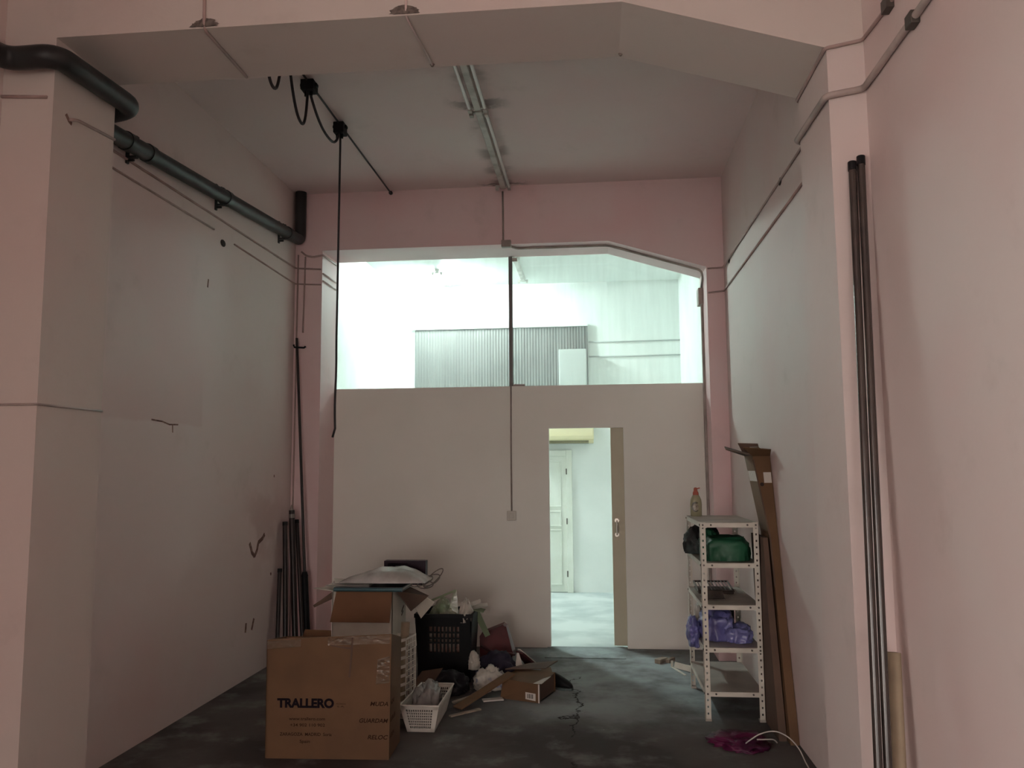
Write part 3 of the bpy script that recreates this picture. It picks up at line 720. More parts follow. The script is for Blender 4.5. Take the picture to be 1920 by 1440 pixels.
def label_disc(r, z, off):
    pts = []; n = 24
    for k in range(n):
        a = 2 * math.pi * k / n; x = r * math.cos(a); zz = z + r * 1.25 * math.sin(a)
        y = -0.62 * math.sqrt(max(0.0435 ** 2 - x * x, 0)) - off
        pts.append((bx + x - 0.006, by + y, bz + zz))
    mb = MB(); mb.add([(bx - 0.006, by - 0.62 * 0.0435 - off, bz + z)] + pts, [(0, k + 1, (k + 1) % n + 1) for k in range(n)]); return mb
lb = label_disc(0.031, 0.072, 0.0012).build('label', 'soaplabel', sb)
label_disc(0.022, 0.070, 0.0024).build('label_centre', 'soaplabel2', lb)

# things on the shelves
def blob(name, label, cat, m, center, size, seed, amp=0.25, freq=2.2, group=None, parent=None, **k):
    o = crumple(center, size, seed, amp, freq, **k).build(name, m, parent, smooth=True)
    if label: tag(o, label, cat, group)
    return o
z2, z3, z4, z5 = LV[1:]
gs = thing('green_sack', 'dark green crumpled sack filling the second shelf from the top', 'sack', (0.87, 5.95, z2))
crumple((0.886, 5.91, z2 + .002), (0.345, 0.44, 0.165), 3, 0.16, 1.9, boxy=0.5).build('sack_body', 'greenbag', gs, smooth=True)
crumple((0.795, 6.02, z2 + .09), (0.15, 0.22, 0.115), 8, 0.3, 2.0).build('sack_neck', 'greenbag', gs, smooth=True)
blob('dark_pouch', 'dark grey rubbery bundle bulging from the left of the second shelf', 'bundle', 'darkgrey', (0.735, 6.27, z2 + .002), (0.20, 0.24, 0.215), 11, 0.3, 2.4)
blob('black_cloth', 'black cloth standing behind the green sack', 'cloth', 'black', (0.87, 6.40, z2 + .002), (0.13, 0.14, 0.22), 14, 0.2, 2.0)
# rusty grill and bracket on the third shelf
gr = thing('metal_grill', 'dark rusty wire grill lying at the back of the third shelf', 'grill', (0.84, 6.28, z3))
fr = MB().tube([(0.73, 6.14, z3 + .02), (0.98, 6.14, z3 + .02), (0.98, 6.44, z3 + .05), (0.73, 6.44, z3 + .05), (0.73, 6.14, z3 + .02)], 0.007, 6)
fr.build('rim', 'rust', gr)
for i in range(9):
    x = 0.755 + i * 0.025
    MB().cyl((x, 6.14, z3 + .022), (x, 6.44, z3 + .052), 0.0035, n=6).build('grill_bar', 'rust', gr)
MB().box(0.73, 6.14, z3, 0.98, 6.44, z3 + .014).build('drip_tray', 'rust', gr, bevel=0.004)
rb = thing('metal_bracket', 'small dark U-shaped metal bracket in front of the grill on the third shelf', 'bracket', (0.80, 5.92, z3))
MB().slab([(0.725, 5.85, z3), (0.875, 5.85, z3), (0.875, 5.99, z3), (0.725, 5.99, z3)], 0.008).build('base_plate', 'rust', rb)
MB().slab([(0.73, 5.86, z3 + .008), (0.87, 5.88, z3 + .008), (0.862, 5.90, z3 + .055), (0.74, 5.88, z3 + .06)], 0.008).build('front_flange', 'rust', rb)
MB().cyl((0.76, 5.96, z3 + .03), (0.87, 5.96, z3 + .035), 0.022, n=12).build('roller', 'rust', rb, smooth='auto')
# blue-violet bag on the fourth shelf
bb = thing('plastic_bag', 'crumpled violet blue plastic bag spilling off the fourth shelf', 'bag', (0.85, 6.0, z4))
crumple((0.835, 6.0, z4 + .003), (0.27, 0.44, 0.225), 21, 0.30, 2.6, boxy=0.7).build('bag_body', 'bluebag', bb, smooth=True)
crumple((0.96, 5.90, z4 + .003), (0.21, 0.30, 0.125), 23, 0.32, 2.5, boxy=0.7).build('bag_fold', 'bluebag', bb, smooth=True)
crumple((0.676, 6.05, z4 - .075), (0.105, 0.30, 0.22), 27, 0.35, 2.6, flat=0.9).build('bag_tail', 'bluebag', bb, smooth=True)
blob('crumpled_tissue', 'small crumpled white tissue behind the violet bag', 'tissue', 'whitebag', (0.745, 6.3, z4 + .003), (0.08, 0.10, 0.21), 29, 0.4, 2.5)
tag(MB().box(0.93, 6.42, z4 + .002, 1.02, 6.47, z4 + .23).build('black_box', 'black', bevel=0.004), 'small black box standing behind the violet bag on the fourth shelf', 'box')

# ---------------------------------------------------------------- tall cartons behind the shelving
def leaning_carton(t, x0b, x1b, x0t, x1t, yb, yt, depth, H, m):
    mb = MB(); N = 10; rings = []
    for i in range(N + 1):
        s = i / N; x0 = x0b + (x0t - x0b) * max(0.0, (s - 0.70) / 0.30); x1 = x1b + (x1t - x1b) * s; y = yb + (yt - yb) * s
        rings += [(x0, y, H * s), (x1, y, H * s), (x1, y + depth, H * s), (x0, y + depth, H * s)]
    fs = [(i * 4 + k, i * 4 + (k + 1) % 4, (i + 1) * 4 + (k + 1) % 4, (i + 1) * 4 + k) for i in range(N) for k in range(4)]
    fs += [(3, 2, 1, 0)]
    mb.add(rings, fs)
    return mb.build('carton_body', m, t)
ca = thing('tall_carton', 'tall narrow brown carton with torn open flaps leaning on the right wall', 'carton', (1.16, 5.4, 0))
leaning_carton(ca, 1.134, 1.186, 1.068, 1.186, 5.22, 5.735, 0.30, 1.735, 'kraft')
MB().slab([(1.068, 5.735, 1.735), (1.068, 6.03, 1.735), (0.925, 6.00, 1.80), (0.90, 5.78, 1.775)], 0.006).build('flap', 'kraft_dark', ca)
MB().slab([(1.068, 5.735, 1.735), (1.186, 5.735, 1.735), (1.175, 5.64, 1.775), (0.99, 5.62, 1.79)], 0.006).build('flap', 'kraft', ca)
MB().slab([(1.186, 6.03, 1.735), (1.068, 6.03, 1.735), (1.03, 6.06, 1.83), (1.17, 6.05, 1.825)], 0.006).build('flap', 'kraft_dark', ca)
MB().slab([(1.186, 5.735, 1.735), (1.186, 6.03, 1.735), (1.10, 6.0, 1.795), (1.11, 5.76, 1.79)], 0.006).build('flap', 'kraft', ca)
sY = lambda z: 5.22 + (5.735 - 5.22) * z / 1.735
sX = lambda z: 1.134 + (1.068 - 1.134) * max(0.0, (z / 1.735 - 0.70) / 0.30)
MB().slab([(sX(1.56) - .001, sY(1.56) + .01, 1.56), (sX(1.56) - .001, sY(1.56) + .28, 1.56), (sX(1.63) - .001, sY(1.63) + .28, 1.63), (sX(1.63) - .001, sY(1.63) + .01, 1.63)], 0.0012).build('packing_tape', 'tape_shiny', ca)
MB().slab([(1.13, sY(1.55) - .0025, 1.55), (1.18, sY(1.55) - .0025, 1.55), (1.18, sY(1.62) - .0025, 1.62), (1.13, sY(1.62) - .0025, 1.62)], 0.0012).build('packing_tape', 'tape_shiny', ca)
MB().cyl((1.115, sY(1.54) - .004, 1.54), (1.115, sY(1.54) + .002, 1.54), 0.013, n=10).build('hand_hole', 'hole', ca)
ribbon([(sX(z) + .001, sY(z), z) for z in (0.9, 1.2, 1.5, 1.70)], 0.010, (-0.5, -0.86, 0)).build('edge_shade_strip', 'kraft_dark', ca)  # dark strip along the seam, painting in the shade of a gap
cb = thing('flat_carton', 'dark flat brown carton wedged between the shelving and the taller carton', 'carton', (1.11, 5.4, 0))
leaning_carton(cb, 1.082, 1.128, 1.088, 1.118, 5.29, 5.575, 0.42, 1.19, 'kraft_dark')
MB().slab([(1.088, 5.575, 1.19), (1.118, 5.575, 1.19), (1.118, 5.995, 1.19), (1.088, 5.995, 1.19)], 0.005).build('top_flap', 'kraft_dark', cb)

# ---------------------------------------------------------------- floor bits on the right
for (x, y, ang, l, w_, hh, lab) in ((0.535, 7.30, 0.95, 0.13, 0.055, 0.035, 'left of two pale wood offcuts by the partition'), (0.615, 7.33, 1.05, 0.12, 0.035, 0.03, 'right of two pale wood offcuts by the partition')):
    u = Vector((math.cos(ang), math.sin(ang), 0)); v = Vector((-u.y, u.x, 0))
    tag(MB().obox((x, y, hh / 2), u * l / 2, v * w_ / 2, (0, 0, hh / 2)).build('wood_offcut', 'wood', bevel=0.003), lab, 'wood', 'wood offcuts by the partition')
br = thing('shelf_bracket', 'white metal bracket lying on the floor by the shelving back leg', 'bracket', (0.66, 6.98, 0))
MB().slab([(0.60, 7.14, 0.0), (0.68, 6.86, 0.0), (0.70, 6.865, 0.0), (0.62, 7.145, 0.0)], 0.004).build('flange', 'shelf', br)
MB().slab([(0.625, 7.10, 0.004), (0.74, 6.96, 0.004), (0.75, 6.97, 0.05), (0.635, 7.11, 0.05)], 0.004).build('upright_flange', 'shelf', br)
MB().slab([(0.60, 7.145, 0.0), (0.62, 7.15, 0.0), (0.622, 7.15, 0.05), (0.602, 7.145, 0.05)], 0.003).build('end_tab', 'shelf', br)
blob('magenta_bag', 'flat crumpled magenta plastic bag on the floor before the shelving', 'bag', 'magenta', (0.83, 5.22, 0.0), (0.40, 0.42, 0.07), 33, 0.45, 2.4)
ck = [(0.848, 5.08, 0.05), (0.87, 5.06, 0.075), (0.93, 5.05, 0.115), (1.01, 5.05, 0.13), (1.08, 5.03, 0.105), (1.125, 4.98, 0.06), (1.14, 4.90, 0.015), (1.13, 4.7, 0.006), (1.08, 4.4, 0.006), (0.95, 4.2, 0.006)]
def smooth_path(pts, n=8):
    P = [Vector(p) for p in pts]; out = []
    for i in range(len(P) - 1):
        a, b, c, d = P[max(i - 1, 0)], P[i], P[i + 1], P[min(i + 2, len(P) - 1)]
        for k in range(n):
            t = k / n
            out.append(0.5 * ((2 * b) + (c - a) * t + (2 * a - 5 * b + 4 * c - d) * t * t + (3 * b - a - 3 * c + d) * t ** 3))
    return out + [P[-1]]
wc = thing('power_cable', 'looped white cable on the floor over the magenta bag', 'cable', (1.1, 5.0, 0))
MB().tube(smooth_path(ck), 0.0035, 8).build('cord', 'whitecord', wc, smooth=True)
MB().tube(smooth_path([(1.05, 5.20, 0.02), (1.02, 5.16, 0.05), (0.96, 5.14, 0.055), (0.92, 5.12, 0.06)]), 0.004, 6).build('cord_end', 'whitecord', wc, smooth=True)

# ---------------------------------------------------------------- printed moving carton
C0 = Vector((-1.93, 4.757, 0)); Ux = Vector((0.723, 0.03, 0)).normalized(); Uy = Vector((-Ux.y, Ux.x, 0)); Uz = Vector((0, 0, 1))
W_, Dp = 0.724, 0.32
P = lambda x, y, z: C0 + Ux * x + Uy * y + Uz * z
mc = thing('moving_carton', 'large open brown moving carton printed with company lettering', 'carton', P(W_ / 2, Dp / 2, 0))
HF0, HF1, HB = 0.668, 0.705, 0.625
b = MB(); t = 0.006
b.slab([P(0, 0, 0), P(W_, 0, 0), P(W_ + .012, -.004, HF1), P(-.004, 0, HF0)], -t)
b.slab([P(W_, 0, 0), P(W_, Dp, 0), P(W_ + .006, Dp, HB), P(W_ + .012, -.004, HF1)], -t)
b.slab([P(W_, Dp, 0), P(0, Dp, 0), P(0, Dp, HB), P(W_ + .006, Dp, HB)], -t)
b.slab([P(0, Dp, 0), P(0, 0, 0), P(-.004, 0, HF0), P(0, Dp, HB)], -t)
b.slab([P(0.007, 0.007, 0.003), P(W_ - .007, 0.007, 0.003), P(W_ - .007, Dp - .007, 0.003), P(.007, Dp - .007, 0.003)], 0.006)
b.build('carton_body', 'kraft', mc)
MB().slab([P(0.01, Dp - .01, HB - .004), P(W_ - .01, Dp - .01, HB - .004), P(W_ - .02, 0.06, HB - .10), P(0.02, 0.06, HB - .11)], 0.005).build('flap', 'kraft_in', mc)
MB().slab([P(0.10, Dp + .004, HB - .02), P(0.29, Dp + .004, HB - .02), P(0.285, Dp + .012, HB + .035), P(0.12, Dp + .012, HB + .04)], 0.005).build('flap', 'kraft', mc)
MB().slab([P(0.012, 0.012, HF0 - .012), P(0.012, Dp - .02, HB - .012), P(0.10, Dp - .04, HB - .06), P(0.10, 0.04, HF0 - .08)], 0.005).build('flap', 'kraft_in', mc)
MB().slab([P(W_ - .005, 0.012, HF1 - .02), P(W_ - .006, Dp - .02, HB - .012), P(W_ - .09, Dp - .05, HB - .07), P(W_ - .09, 0.05, HF1 - .10)], 0.005).build('flap', 'kraft_in', mc)
# tape, tear, lettering
f = lambda x, z, o=0.0012: P(x, -o - .004 * max(z, 0) / 0.7, z)
MB().slab([f(0.0, 0.615), f(0.20, 0.63), f(0.20, 0.672), f(0.0, 0.662)], -0.0006).build('packing_tape', 'tape', mc)
MB().slab([f(0.36, 0.638), f(W_, 0.65), f(W_ + .006, 0.70), f(0.36, 0.682)], -0.0006).build('packing_tape', 'tape', mc)
MB().slab([f(0.645, 0.42), f(W_, 0.43), f(W_ + .004, 0.58), f(0.655, 0.56)], -0.0006).build('packing_tape', 'tape', mc)
ribbon([f(0.506, 0.685), f(0.503, 0.62), f(0.498, 0.55), f(0.490, 0.46)], 0.011, tuple(-Uy), 0.001).build('tear', 'kraft_dark', mc)
ribbon([f(0.38, 0.64), f(0.44, 0.628), f(0.50, 0.622)], 0.010, tuple(-Uy), 0.001).build('tear', 'kraft_dark', mc)
tx = lambda x, z: f(x, z, 0.0016)
text_part('TRALLERO', 0.050, 'ink', mc, tx(0.066, 0.288), Ux, Uz, 0.05, 0, 0.335)
text_part('MUDANZAS', 0.009, 'ink2', mc, tx(0.415, 0.305), Ux, Uz, 0.0, 0, 0.055)
text_part('S.A.', 0.009, 'ink2', mc, tx(0.42, 0.290), Ux, Uz, 0.0, 0, 0.045)
text_part('www.trallero.com', 0.017, 'ink2', mc, tx(0.138, 0.216), Ux, Uz, 0.012, 0, 0.212)
text_part('+34 902 110 902', 0.017, 'ink2', mc, tx(0.145, 0.181), Ux, Uz, 0.012, 0, 0.205)
text_part('ZARAGOZA  MADRID  Soria', 0.018, 'ink2', mc, tx(0.085, 0.129), Ux, Uz, 0.014, 0, 0.305)
text_part('Spain', 0.017, 'ink2', mc, tx(0.203, 0.090), Ux, Uz, 0.014, 0, 0.06)
for wd, rest, x, z, wpx, rw in (('MUDA', 'NZAS', 0.613, 0.300, 0.106, 0.10), ('GUARDAM', 'UEBLES', 0.551, 0.206, 0.168, 0.14), ('RELOC', 'ATION', 0.600, 0.114, 0.119, 0.11)):
    text_part(wd, 0.024, 'ink2', mc, tx(x, z), Ux, Uz, 0.018, 0.25, wpx)
    text_part(rest, 0.024, 'ink2', mc, P(W_ + .0025 + .01 * z / .7, 0.012, z), Uy, Uz, 0.018, 0.25, rw)

# ---------------------------------------------------------------- white carton with open flaps behind it
wx0, wx1, wy0, wy1, wz = -1.865, -1.432, 5.75, 6.16, 0.80
wcx = thing('white_carton', 'white carton with brown inner flaps folded open, piled with papers', 'carton', ((wx0 + wx1) / 2, (wy0 + wy1) / 2, 0))
b = MB(); t = 0.005
b.box(wx0, wy0, 0, wx1, wy0 + t, wz); b.box(wx0, wy1 - t, 0, wx1, wy1, wz); b.box(wx0, wy0, 0, wx0 + t, wy1, wz); b.box(wx1 - t, wy0, 0, wx1, wy1, wz); b.box(wx0, wy0, 0, wx1, wy1, t)
b.box(wx0, wy0, wz - .02, wx1, wy1, wz - .015)
b.build('carton_body', 'white_card', wcx)
MB().slab([(wx0 - .005, wy0 - .03, wz - .205), (wx1 - .012, wy0 - .03, wz - .205), (wx1, wy0 - .002, wz + .004), (wx0 + .03, wy0 - .002, wz + .004)], 0.005).build('flap', 'kraft_in', wcx)
MB().slab([(wx0, wy0 + .02, wz), (wx0, wy1 - .1, wz), (wx0 - .15, wy1 - .12, wz - .01), (wx0 - .16, wy0 + .06, wz + .012)], 0.005).build('flap', 'white_card', wcx)
MB().slab([(wx0 - .002, wy0 + .0, wz), (wx0 - .13, wy0 - .03, wz - .09), (wx0 - .12, wy0 - .03, wz - .105), (wx0 - .002, wy0 + .0, wz - .05)], 0.005).build('flap', 'kraft_dark', wcx)
MB().slab([(wx1, wy0 + .10, wz), (wx1, wy1 - .02, wz - .0), (wx1 + .19, wy1 - .06, wz - .075), (wx1 + .10, wy0 + .16, wz - .155)], 0.005).build('flap', 'kraft_dark', wcx)
MB().slab([(wx1 + .002, wy1 - .10, wz - .0), (wx1 + .002, wy1 + .0, wz - .0), (wx1 + .21, wy1 + .06, wz - .14), (wx1 + .13, wy1 - .05, wz - .24)], 0.004).build('flap', 'white_card', wcx)
ribbon([(wx1 + .001, 6.02, 0.62), (wx1 + .001, 6.09, 0.655)], 0.012, (1, 0, 0), 0.001).build('printed_mark', 'ink2', wcx)
ribbon([(wx1 + .001, 6.02, 0.595), (wx1 + .001, 6.07, 0.62)], 0.012, (1, 0, 0), 0.001).build('printed_mark', 'ink2', wcx)

zt = wz + .006
fd = thing('ring_folder', 'teal edged dark folder lying on the white carton under the silvery pouch', 'folder', (-1.6, 5.9, zt))
MB().box(-1.84, 5.72, zt, -1.36, 6.05, zt + .006).build('cover', 'folderdark', fd)
MB().box(-1.835, 5.725, zt + .006, -1.365, 6.045, zt + .022).build('page_block', 'paper', fd)
MB().box(-1.845, 5.715, zt + .022, -1.355, 6.05, zt + .030).build('cover', 'folderdark', fd)
MB().cyl((-1.845, 5.718, zt + .015), (-1.355, 5.718, zt + .015), 0.014, n=10).build('spine', 'teal', fd, smooth='auto')
f2 = thing('paper_sheaf', 'loose grey paper sheaf poking out left of the silvery pouch', 'paper', (-1.8, 5.85, zt + .03))
for i in range(4):
    a = 0.1 * i
    MB().slab([(-1.93 + .02 * i, 5.76 + .02 * i, zt + .031 + .004 * i), (-1.60, 5.74, zt + .031 + .004 * i), (-1.60, 5.98, zt + .031 + .004 * i), (-1.90 - .01 * i, 5.98, zt + .036 + .007 * i)], 0.0015).build('sheet', 'paper' if i % 2 else 'silver', f2)
def pillow(cx, cy, z0, sx, sy, sz, seed, nx=30, ny=18):
    mb = MB(); top, bot = [], []
    for j in range(ny + 1):
        for i in range(nx + 1):
            u, v = i / nx * 2 - 1, j / ny * 2 - 1
            uu = (u + 0.18 * (1 - u * u))
            e = max(0, 1 - abs(u) ** 2.2) ** 0.75 * max(0, 1 - abs(v) ** 2.4) ** 0.6
            w = noise.noise(Vector((u * 2.2, v * 2.2, seed))) * 0.16 + noise.noise(Vector((u * 6, v * 6, seed + 4))) * 0.06
            skew = 0.62 + 0.38 * min(max((u + 0.7) / 0.9, 0), 1)
            hgt = e * sz * skew * (1 + w)
            x = cx + u * sx / 2; y = cy + v * sy / 2 * (1 - 0.12 * u * u)
            bot.append((x, y, z0 + 0.010 * (1 - e) + 0.001)); top.append((x, y, z0 + 0.010 * (1 - e) + 0.003 + hgt))
    n = len(top); W1 = nx + 1; fs = []
    for j in range(ny):
        for i in range(nx):
            a = j * W1 + i; fs.append((a, a + 1, a + 1 + W1, a + W1)); fs.append((n + a, n + a + W1, n + a + 1 + W1, n + a + 1))
    rim = [j * W1 for j in range(0)]
    edge = [i for i in range(nx + 1)] + [j * W1 + nx for j in range(1, ny + 1)] + [ny * W1 + i for i in range(nx - 1, -1, -1)] + [j * W1 for j in range(ny - 1, 0, -1)]
    for a, b_ in zip(edge, edge[1:] + edge[:1]): fs.append((a, b_, n + b_, n + a))
    mb.add(top + bot, fs); return mb
tag(pillow(-1.51, 5.88, zt + .047, 0.62, 0.32, 0.112, 2.0).build('padded_pouch', 'silver', smooth=True), 'puffed silvery plastic pouch lying on top of the white carton', 'pouch')
pb = thing('purple_box', 'flat dark purple box standing behind the silvery pouch', 'box', (-1.42, 6.12, zt))
MB().box(-1.58, 6.075, zt, -1.265, 6.155, zt + .175).build('box_body', 'purple', pb, bevel=0.003)
MB().box(-1.55, 6.073, zt + .13, -1.40, 6.075, zt + .16).build('printed_panel', 'ink', pb)
wr_ = thing('wire_coil', 'tangle of bent thin wire loops at the right edge of the white carton', 'wire', (-1.26, 6.0, zt))
for (cx, cy, cz, r1, r2, tilt, ph) in ((-1.27, 5.98, 0.845, 0.075, 0.025, 0.3, 0), (-1.19, 6.0, 0.868, 0.085, 0.028, 0.75, 1), (-1.21, 6.02, 0.85, 0.06, 0.03, 0.4, 2), (-1.24, 5.95, 0.825, 0.05, 0.022, -0.1, 3)):
    pts = []
    for k in range(25):
        a = 2 * math.pi * k / 24 + ph; x = r1 * math.cos(a); y = r2 * math.sin(a)
        pts.append((cx + x * math.cos(tilt) - y * math.sin(tilt), cy + 0.05 * math.sin(a + 1), cz + x * math.sin(tilt) + y * math.cos(tilt)))
    MB().tube(pts, 0.004, 6).build('wire_loop', 'wire', wr_, smooth=True)

# ---------------------------------------------------------------- lattice bins and baskets
lb_ = thing('lattice_bin', 'tall narrow white plastic bin with slotted sides behind the moving carton', 'bin', (-1.315, 5.62, 0))
x0, x1, y0, y1, hh = -1.395, -1.295, 5.56, 5.74, 0.545
for k in range(9):
    z = 0.03 + k * 0.058
    MB().slab([(x0, y0, z), (x0 + .052, y0 - .03, z), (x0 + .050, y0 - .03, z + .046), (x0, y0, z + .046)], 0.004).build('slat', 'whiteplastic', lb_)
    MB().slab([(x0 + .052, y0 - .03, z), (x1, y0 + .01, z + .012), (x1, y0 + .01, z + .030), (x0 + .052, y0 - .03, z + .022)], 0.004).build('slat', 'whiteplastic', lb_)
MB().lattice((x1, y0 + .01, 0.006), (0.03, y1 - y0, 0), (0, 0, hh - .03), (0.004, -0.001, 0), 5, 12, 0.006, 0.005, 0.012).build('side_lattice', 'whiteplastic', lb_)
MB().lattice((x0, y1, 0.006), (x1 - x0 + .03, 0.01, 0), (0, 0, hh - .03), (0, 0.004, 0), 4, 12, 0.006, 0.005, 0.012).build('back_lattice', 'whiteplastic', lb_)
MB().box(x0, y0, 0, x1 + .02, y1, 0.006).build('bin_base', 'whiteplastic', lb_)
MB().box(x0 - .003, y0 - .004, 0, x0 + .012, y0 + .012, hh).build('corner_post', 'whiteplastic', lb_)
pr = MB().cyl((-1.345, 5.655, 0.02), (-1.325, 5.70, 0.605), 0.030, n=18)
tag(pr.build('paper_roll', 'kraft_tube', smooth='auto'), 'beige paper roll standing in the white lattice bin', 'paper roll')

def small_basket():
    t = thing('plastic_basket', 'small white lattice basket on the floor beside the moving carton', 'basket', (-1.14, 5.55, 0))
    bl = [Vector(p) for p in ((-1.215, 5.30, 0), (-1.045, 5.30, 0), (-1.055, 5.78, 0), (-1.215, 5.78, 0))]
    tl = [Vector(p) for p in ((-1.262, 5.275, .165), (-1.012, 5.275, .165), (-1.012, 5.83, .165), (-1.24, 5.83, .165))]
    names = ('front_side', 'right_side', 'back_side', 'left_side')
    for i in range(4):
        j = (i + 1) % 4; a, b_, c, d_ = bl[i], bl[j], tl[j], tl[i]
        mb = MB(); nu = 12 if i in (0, 2) else 22; nv = 7
        nrm = (b_ - a).cross(d_ - a).normalized() * 0.003
        q = lambda u, v: (a * (1 - u) + b_ * u) * (1 - v) + (d_ * (1 - u) + c * u) * v
        def strip(u0, v0, u1, v1): mb.slab([q(u0, v0), q(u1, v0), q(u1, v1), q(u0, v1)], 0.003)
        strip(0, 0, 1, .14); strip(0, .86, 1, 1); strip(0, 0, .14, 1); strip(.86, 0, 1, 1)
        for k in range(1, nu): strip(.14 + .72 * (k - .22) / nu, .14, .14 + .72 * (k + .22) / nu, .86)
        for k in range(1, nv): strip(.14, .14 + .72 * (k - .2) / nv, .86, .14 + .72 * (k + .2) / nv)
        mb.build(names[i], 'whiteplastic', t)
    MB().slab(bl, 0.004).build('basket_base', 'whiteplastic', t)
    rim = MB()
    for i in range(4):
        a, b_ = tl[i], tl[(i + 1) % 4]; rim.cyl(a, b_, 0.006, n=8)
    rim.build('rim', 'whiteplastic', t)
small_basket()
blob('clear_bag', 'crumpled cloudy plastic bag overflowing the small white basket', 'bag', 'clear', (-1.135, 5.51, 0.012), (0.20, 0.40, 0.26), 41, 0.26, 2.6, taper=0.1, boxy=0.8)
tag(MB().slab([(-1.42, 6.05, 0.0), (-1.27, 6.02, 0.0), (-1.14, 6.12, 0.20), (-1.30, 6.14, 0.17)], 0.006).build('cardboard_scrap', 'kraft_dark'), 'torn brown cardboard scrap leaning before the black crate', 'cardboard')

# black crate
ct = thing('black_crate', 'black plastic crate with a slotted front grille against the partition side', 'crate', (-1.21, 6.67, 0))
cx0, cx1, cy0, cy1, ch = -1.43, -0.985, 6.50, 6.86, 0.515
sl = 0.03
def cr_wall(a, b_, c, d_, name):
    MB().slab([a, b_, c, d_], 0.008).build(name, 'black', ct)
cr_wall((cx0 + sl, cy1 - sl, 0), (cx0 + sl, cy0 + sl, 0), (cx0, cy0, ch), (cx0, cy1, ch), 'left_side')
cr_wall((cx1 - sl, cy0 + sl, 0), (cx1 - sl, cy1 - sl, 0), (cx1, cy1, ch), (cx1, cy0, ch), 'right_side')
cr_wall((cx1 - sl, cy1 - sl, 0), (cx0 + sl, cy1 - sl, 0), (cx0, cy1, ch), (cx1, cy1, ch), 'back_side')
MB().box(cx0 + sl, cy0 + sl, 0, cx1 - sl, cy1 - sl, 0.008).build('crate_base', 'black', ct)
fy = lambda z: cy0 + sl * (1 - z / ch)
fb = MB()
def fpanel(x0, z0, x1, z1, th=0.008): fb.slab([(x0, fy(z0), z0), (x1, fy(z0), z0), (x1, fy(z1), z1), (x0, fy(z1), z1)], -th)
fpanel(cx0 + .012, 0, -1.325, ch); fpanel(-1.085, 0, cx1 - .012, ch); fpanel(-1.325, 0, -1.085, 0.225); fpanel(-1.325, 0.425, -1.085, ch)
fb.build('front_frame', 'black', ct)
for k in range(1, 8):
    x = -1.325 + 0.24 * k / 8
    MB().box(x - .006, fy(.32) - .003, 0.225, x + .006, fy(.32) + .008, 0.425).build('grille_bar', 'black', ct)
for z in (0.30, 0.335, 0.38):
    MB().box(-1.325, fy(z) - .004, z - .006, -1.085, fy(z) + .006, z + .006).build('grille_bar', 'black', ct)
rm = MB(); rm.box(cx0 - .012, cy0 - .012, ch - .02, cx1 + .012, cy0 + .006, ch + .008); rm.box(cx0 - .012, cy1 - .006, ch - .02, cx1 + .012, cy1 + .012, ch + .008)
rm.box(cx0 - .012, cy0, ch - .02, cx0 + .006, cy1, ch + .008); rm.box(cx1 - .006, cy0, ch - .02, cx1 + .012, cy1, ch + .008)
rm.build('rim', 'black', ct)
tag(MB().box(-1.35, 6.60, 0.01, -1.07, 6.78, 0.43).build('packet_stack', 'packet', bevel=0.01), 'stack of reddish packets inside the black crate', 'packets')
gb = thing('green_tinted_bag', 'greenish clear plastic bag bulging out of the black crate', 'bag', (-1.22, 6.68, 0.44))
crumple((-1.235, 6.68, 0.44), (0.30, 0.28, 0.20), 51, 0.35, 2.0, taper=0.35).build('bag_body', 'greenclear', gb, smooth=True)
MB().slab([(-1.20, 6.62, 0.50), (-1.11, 6.63, 0.50), (-1.13, 6.66, 0.69), (-1.15, 6.66, 0.69)], 0.004).build('bag_corner', 'greenclear', gb)
MB().slab([(-1.34, 6.60, 0.615), (-1.33, 6.60, 0.60), (-1.13, 6.65, 0.68), (-1.14, 6.65, 0.692)], 0.004).build('bag_edge', 'greenleaf', gb)
blob('clear_bag', 'whitish clear bag hanging over the right rim of the black crate', 'bag', 'whitebag', (-1.045, 6.60, 0.455), (0.14, 0.26, 0.19), 57, 0.4, 2.2, taper=0.4)
ps = thing('paper_scraps', 'pale paper scraps fanning out right of the black crate', 'paper', (-0.95, 6.72, 0.52))
MB().slab([(-1.05, 6.66, 0.525), (-0.875, 6.64, 0.56), (-0.89, 6.74, 0.572), (-1.04, 6.78, 0.55)], 0.003).build('sheet', 'whitebag', ps)
MB().slab([(-1.04, 6.68, 0.545), (-0.93, 6.66, 0.59), (-0.95, 6.76, 0.60), (-1.03, 6.78, 0.57)], 0.003).build('sheet', 'paper', ps)
MB().slab([(-1.03, 6.64, 0.535), (-0.91, 6.62, 0.515), (-0.90, 6.70, 0.53), (-1.02, 6.74, 0.545)], 0.003).build('sheet', 'greenleaf', ps)
tag(MB().slab([(-0.925, 6.86, 0.28), (-0.885, 6.86, 0.30), (-0.965, 6.80, 0.50), (-1.02, 6.80, 0.49)], 0.005).build('green_card_strip', 'greenleaf'), 'dull green card strip slanting down beside the black crate', 'card')

